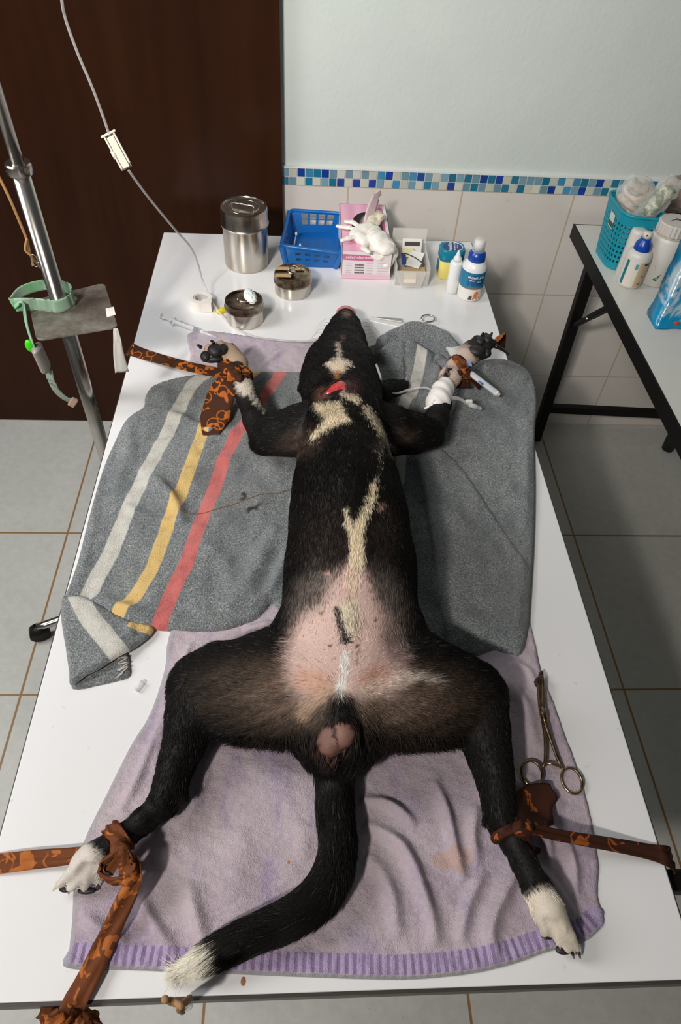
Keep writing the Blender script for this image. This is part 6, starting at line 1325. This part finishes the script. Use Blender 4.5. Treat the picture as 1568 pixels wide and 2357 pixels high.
# bottles
white_q = simple('white_plastic_aged', (0.66, 0.63, 0.58), .4)
f_ = S(1438, 642); r = 17.5 / ppm(f_); c = np.array([f_[0], f_[1] + r, TZ + RZ]); H = hz(c[0], c[1], 526) - RZ
o = thing('white_tube', c, 'tall plain white tube between the teal basket and the blue capped sprayer', 'bottle')
build('body', MB().lathe([(r * .9, .0004), (r, .003), (r, H * .93), (r * .9, H * .985), (r * .5, H)], c, 32), white_q, o)
build('cap_seam', MB().lathe([(r * 1.0, H * .80), (r * 1.015, H * .803), (r * 1.0, H * .806)], c, 32, cap=False), white_q, o)
v_, f_2 = text_mesh('me', .010, wrap(c, r * 1.01, -.45, H * .17), bold=True); build('printed_letters', (v_, f_2), dk, o, smooth=False)
f_ = S(1454, 668); r = 28 / ppm(f_); c = np.array([f_[0], f_[1] + r, TZ + RZ]); H = hz(c[0], c[1], 534) - RZ
o = thing('spray_bottle', c, 'white and tan sprayer with a dark blue collar on the side table', 'bottle')
build('body', MB().lathe([(r * .85, .0004), (r * .98, .004), (r, .010), (r, H * .58), (r * .92, H * .64), (r * .60, H * .70)], c, 36), white_q, o)
build('tan_label', cyl_patch(c, r * 1.012, -.1, 1.2, H * .06, H * .53, 20), simple('tan_label', (0.56, 0.42, 0.27), .45), o)
build('white_label', cyl_patch(c, r * 1.010, -1.0, -.1, H * .06, H * .53, 20), simple('white_label', (0.72, 0.66, 0.58), .45), o)
build('teal_stripe', cyl_patch(c, r * 1.016, -1.25, -1.0, H * .08, H * .53, 6), simple('teal_stripe', (0.01, 0.16, 0.19), .45), o)
build('black_bar', cyl_patch(c, r * 1.02, .25, .75, H * .48, H * .51, 8), dk, o)
build('teal_mark', cyl_patch(c, r * 1.02, -.42, -.18, H * .40, H * .50, 4), simple('teal_mark', (0.12, 0.32, 0.34), .45), o)
for s_, sz, th, z_ in (('ml', .009, .35, .10), ('100', .006, .45, .24)):
    v_, f_2 = text_mesh(s_, sz, wrap(c, r * 1.02, th, H * z_), bold=True); build('label_text', (v_, f_2), dk, o, smooth=False)
build('collar', MB().lathe([(r * .64, H * .67), (r * .68, H * .69), (r * .62, H * .80), (r * .42, H * .85), (r * .38, H * .90), (r * .1, H * .90)], c, 32), bluep, o)
build('spray_head', MB().lathe([(r * .34, H * .89), (r * .34, H * .985), (r * .28, H)], c, 24), simple('spray_cream', (0.72, 0.66, 0.57), .4), o); build('nozzle_hole', MB().ball(c + (-r * .18, -r * .30, H * .965), (.0018, .0014, .0022), 10, 6), dk, o)
f_ = S(1508, 664); r = 40 / ppm(f_); c = np.array([f_[0] + .006, f_[1] + r, TZ + RZ]); H = hz(c[0], c[1], 508) - RZ
o = thing('screw_top_bottle', c, 'large white bottle with a ribbed screw cap, biggest on the side table', 'bottle')
build('body', MB().lathe([(r * .9, .0004), (r, .004), (r, H * .74), (r * .93, H * .79), (r * .78, H * .82)], c, 40), white_q, o)
capm = simple('cap_aged', (0.60, 0.55, 0.50), .5)
V_ = MB(); pr = [(r * .88, H * .82), (r * .90, H * .83), (r * .90, H * .985), (r * .85, H), (.0005, H)]; V_.lathe(pr, c, 96, cap=False); vv = V_.v[0]; an = np.arctan2(vv[:, 1] - c[1], vv[:, 0] - c[0]); kk = 1 + .018 * np.sign(np.sin(an * 22)) * (np.hypot(vv[:, 0] - c[0], vv[:, 1] - c[1]) > r * .87); vv[:, 0] = c[0] + (vv[:, 0] - c[0]) * kk; vv[:, 1] = c[1] + (vv[:, 1] - c[1]) * kk
build('ribbed_cap', V_, capm, o, smooth=False); build('cap_ring', MB().lathe([(r * .94, H * .80), (r * .97, H * .81), (r * .94, H * .82)], c, 40, cap=False), simple('cap_ring_m', (0.50, 0.46, 0.32), .5), o)
build('cap_scribble', MB().tube(cr([c + (-.016, -.004, H + .0006), c + (-.002, .004, H + .0006), c + (.012, -.002, H + .0006), c + (.002, .010, H + .0006)], 4), .0007, 5), dk, o)
sg = simple('sketch_grey', (0.42, 0.38, 0.30), .5); w2 = lambda x, y: wrap(c, r * 1.004, -.35, 0)(x, y)
tri = [(-.012, .052), (.014, .052), (.001, .026), (-.012, .052)]
build('label_outline', MB().tube(cr([w2(x, y) for x, y in tri], 1), .0005, 5), sg, o)
build('green_triangle', MB().add([w2(-.006, .020), w2(.003, .016), w2(.009, .036), w2(.0035, .030)], [(0, 1, 2, 3)]), simple('green_print', (0.03, 0.16, 0.02), .5), o, smooth=False)
build('green_triangle_inset', MB().add([wrap(c, r * 1.008, -.35, 0)(x, y) for x, y in ((-.001, .021), (.003, .020), (.004, .0265))], [(0, 1, 2)]), simple('inset_grey', (0.4, 0.38, 0.33), .5), o, smooth=False)
# printed blue bag at the frame edge
bl_, bfr = S(1508, 758), S(1600, 772); hb_ = .15; yb_ = .10; t = NT('blue_bag'); n_ = t.noise(9, 4, .6, dist=1.0)
c_ = t.mix(t.ss(.53, .60, n_), (0.002, 0.24, 0.45), (0.36, 0.47, 0.52)); t.set(col=c_, rough=.22, spec=.6); t.bump(t.noise(18, 4), .6, .006); bbm = t.m
o = thing('blue_bag', bl_ + (.04, .05, 0), 'glossy blue and clear printed plastic bag at the right end of the side table', 'bag')
fl_ = bl_; V_ = []; F_ = []; nu, nv = 22, 22
back = S(1503, 735)
def bagp(u, v):
    x = fl_[0] + u * .20 + v * .046; lean = v * .075; q = np.array([x, fl_[1] + lean, TZ + RZ + .0008 + v * hb_]); return q
for i in range(nu + 1):
    for j in range(nv + 1):
        q = bagp(i / nu, j / nv); V_.append(q)
V_ = np.array(V_); V_[:, 1] += noise3(V_, 22, 3) * .004; n0 = len(V_); V2 = V_.copy(); V2[:, 1] += .055 + noise3(V_, 20, 5) * .004; V2[:, 0] += .0
VV2 = np.concatenate([V_, V2]); g = lambda i, j: i * (nv + 1) + j
F_ = [(g(i, j), g(i + 1, j), g(i + 1, j + 1), g(i, j + 1)) for i in range(nu) for j in range(nv)]; F_ += [tuple(n0 + k for k in f[::-1]) for f in F_]
F_ += [(g(0, j), g(0, j + 1), n0 + g(0, j + 1), n0 + g(0, j)) for j in range(nv)] + [(g(nu, j + 1), g(nu, j), n0 + g(nu, j), n0 + g(nu, j + 1)) for j in range(nv)] + [(g(i + 1, 0), g(i, 0), n0 + g(i, 0), n0 + g(i + 1, 0)) for i in range(nu)] + [(g(i, nv), g(i + 1, nv), n0 + g(i + 1, nv), n0 + g(i, nv)) for i in range(nu)]
build('bag_body', (VV2, F_), bbm, o)
redp = simple('red_print_bag', (0.55, 0.06, 0.05), .4)
q = bagp(.19, .10); build('red_print', MB().ball(q + (0, -.006, 0), (.008, .002, .004), 12, 6), redp, o); q = bagp(.24, .55); build('red_print', MB().ball(q + (0, -.006, 0), (.004, .002, .010), 12, 6), redp, o)
# bundle and dark jar behind the basket
a = P(1545, 455, RZ + .11); 
blob('folded_cloth', [[(P(1536, 452, RZ + .095), .030, .035), (P(1575, 450, RZ + .100), .034, .040)], [(P(1550, 420, RZ + .13), .020, .012), (P(1590, 415, RZ + .135), .022, .012)]], None, simple('mauve_cloth', (0.27, 0.20, 0.17), .85), h=.003, nz=.003, ns=25, label='dusky brown folded cloth bundle behind the teal basket', cat='cloth')
a = S(1562, 560); c = np.array([a[0] + .004, a[1] + .06, TZ + RZ])
o = thing('dark_jar', c, 'dark glossy jar wrapped in clear film behind the screw cap bottle', 'jar'); Hh = hz(c[0], c[1], 470) - RZ
build('body', MB().lathe([(.026, .0005), (.030, .01), (.030, Hh * .85), (.022, Hh)], c, 28), simple('dark_glass', (0.02, 0.017, 0.03), .12), o)
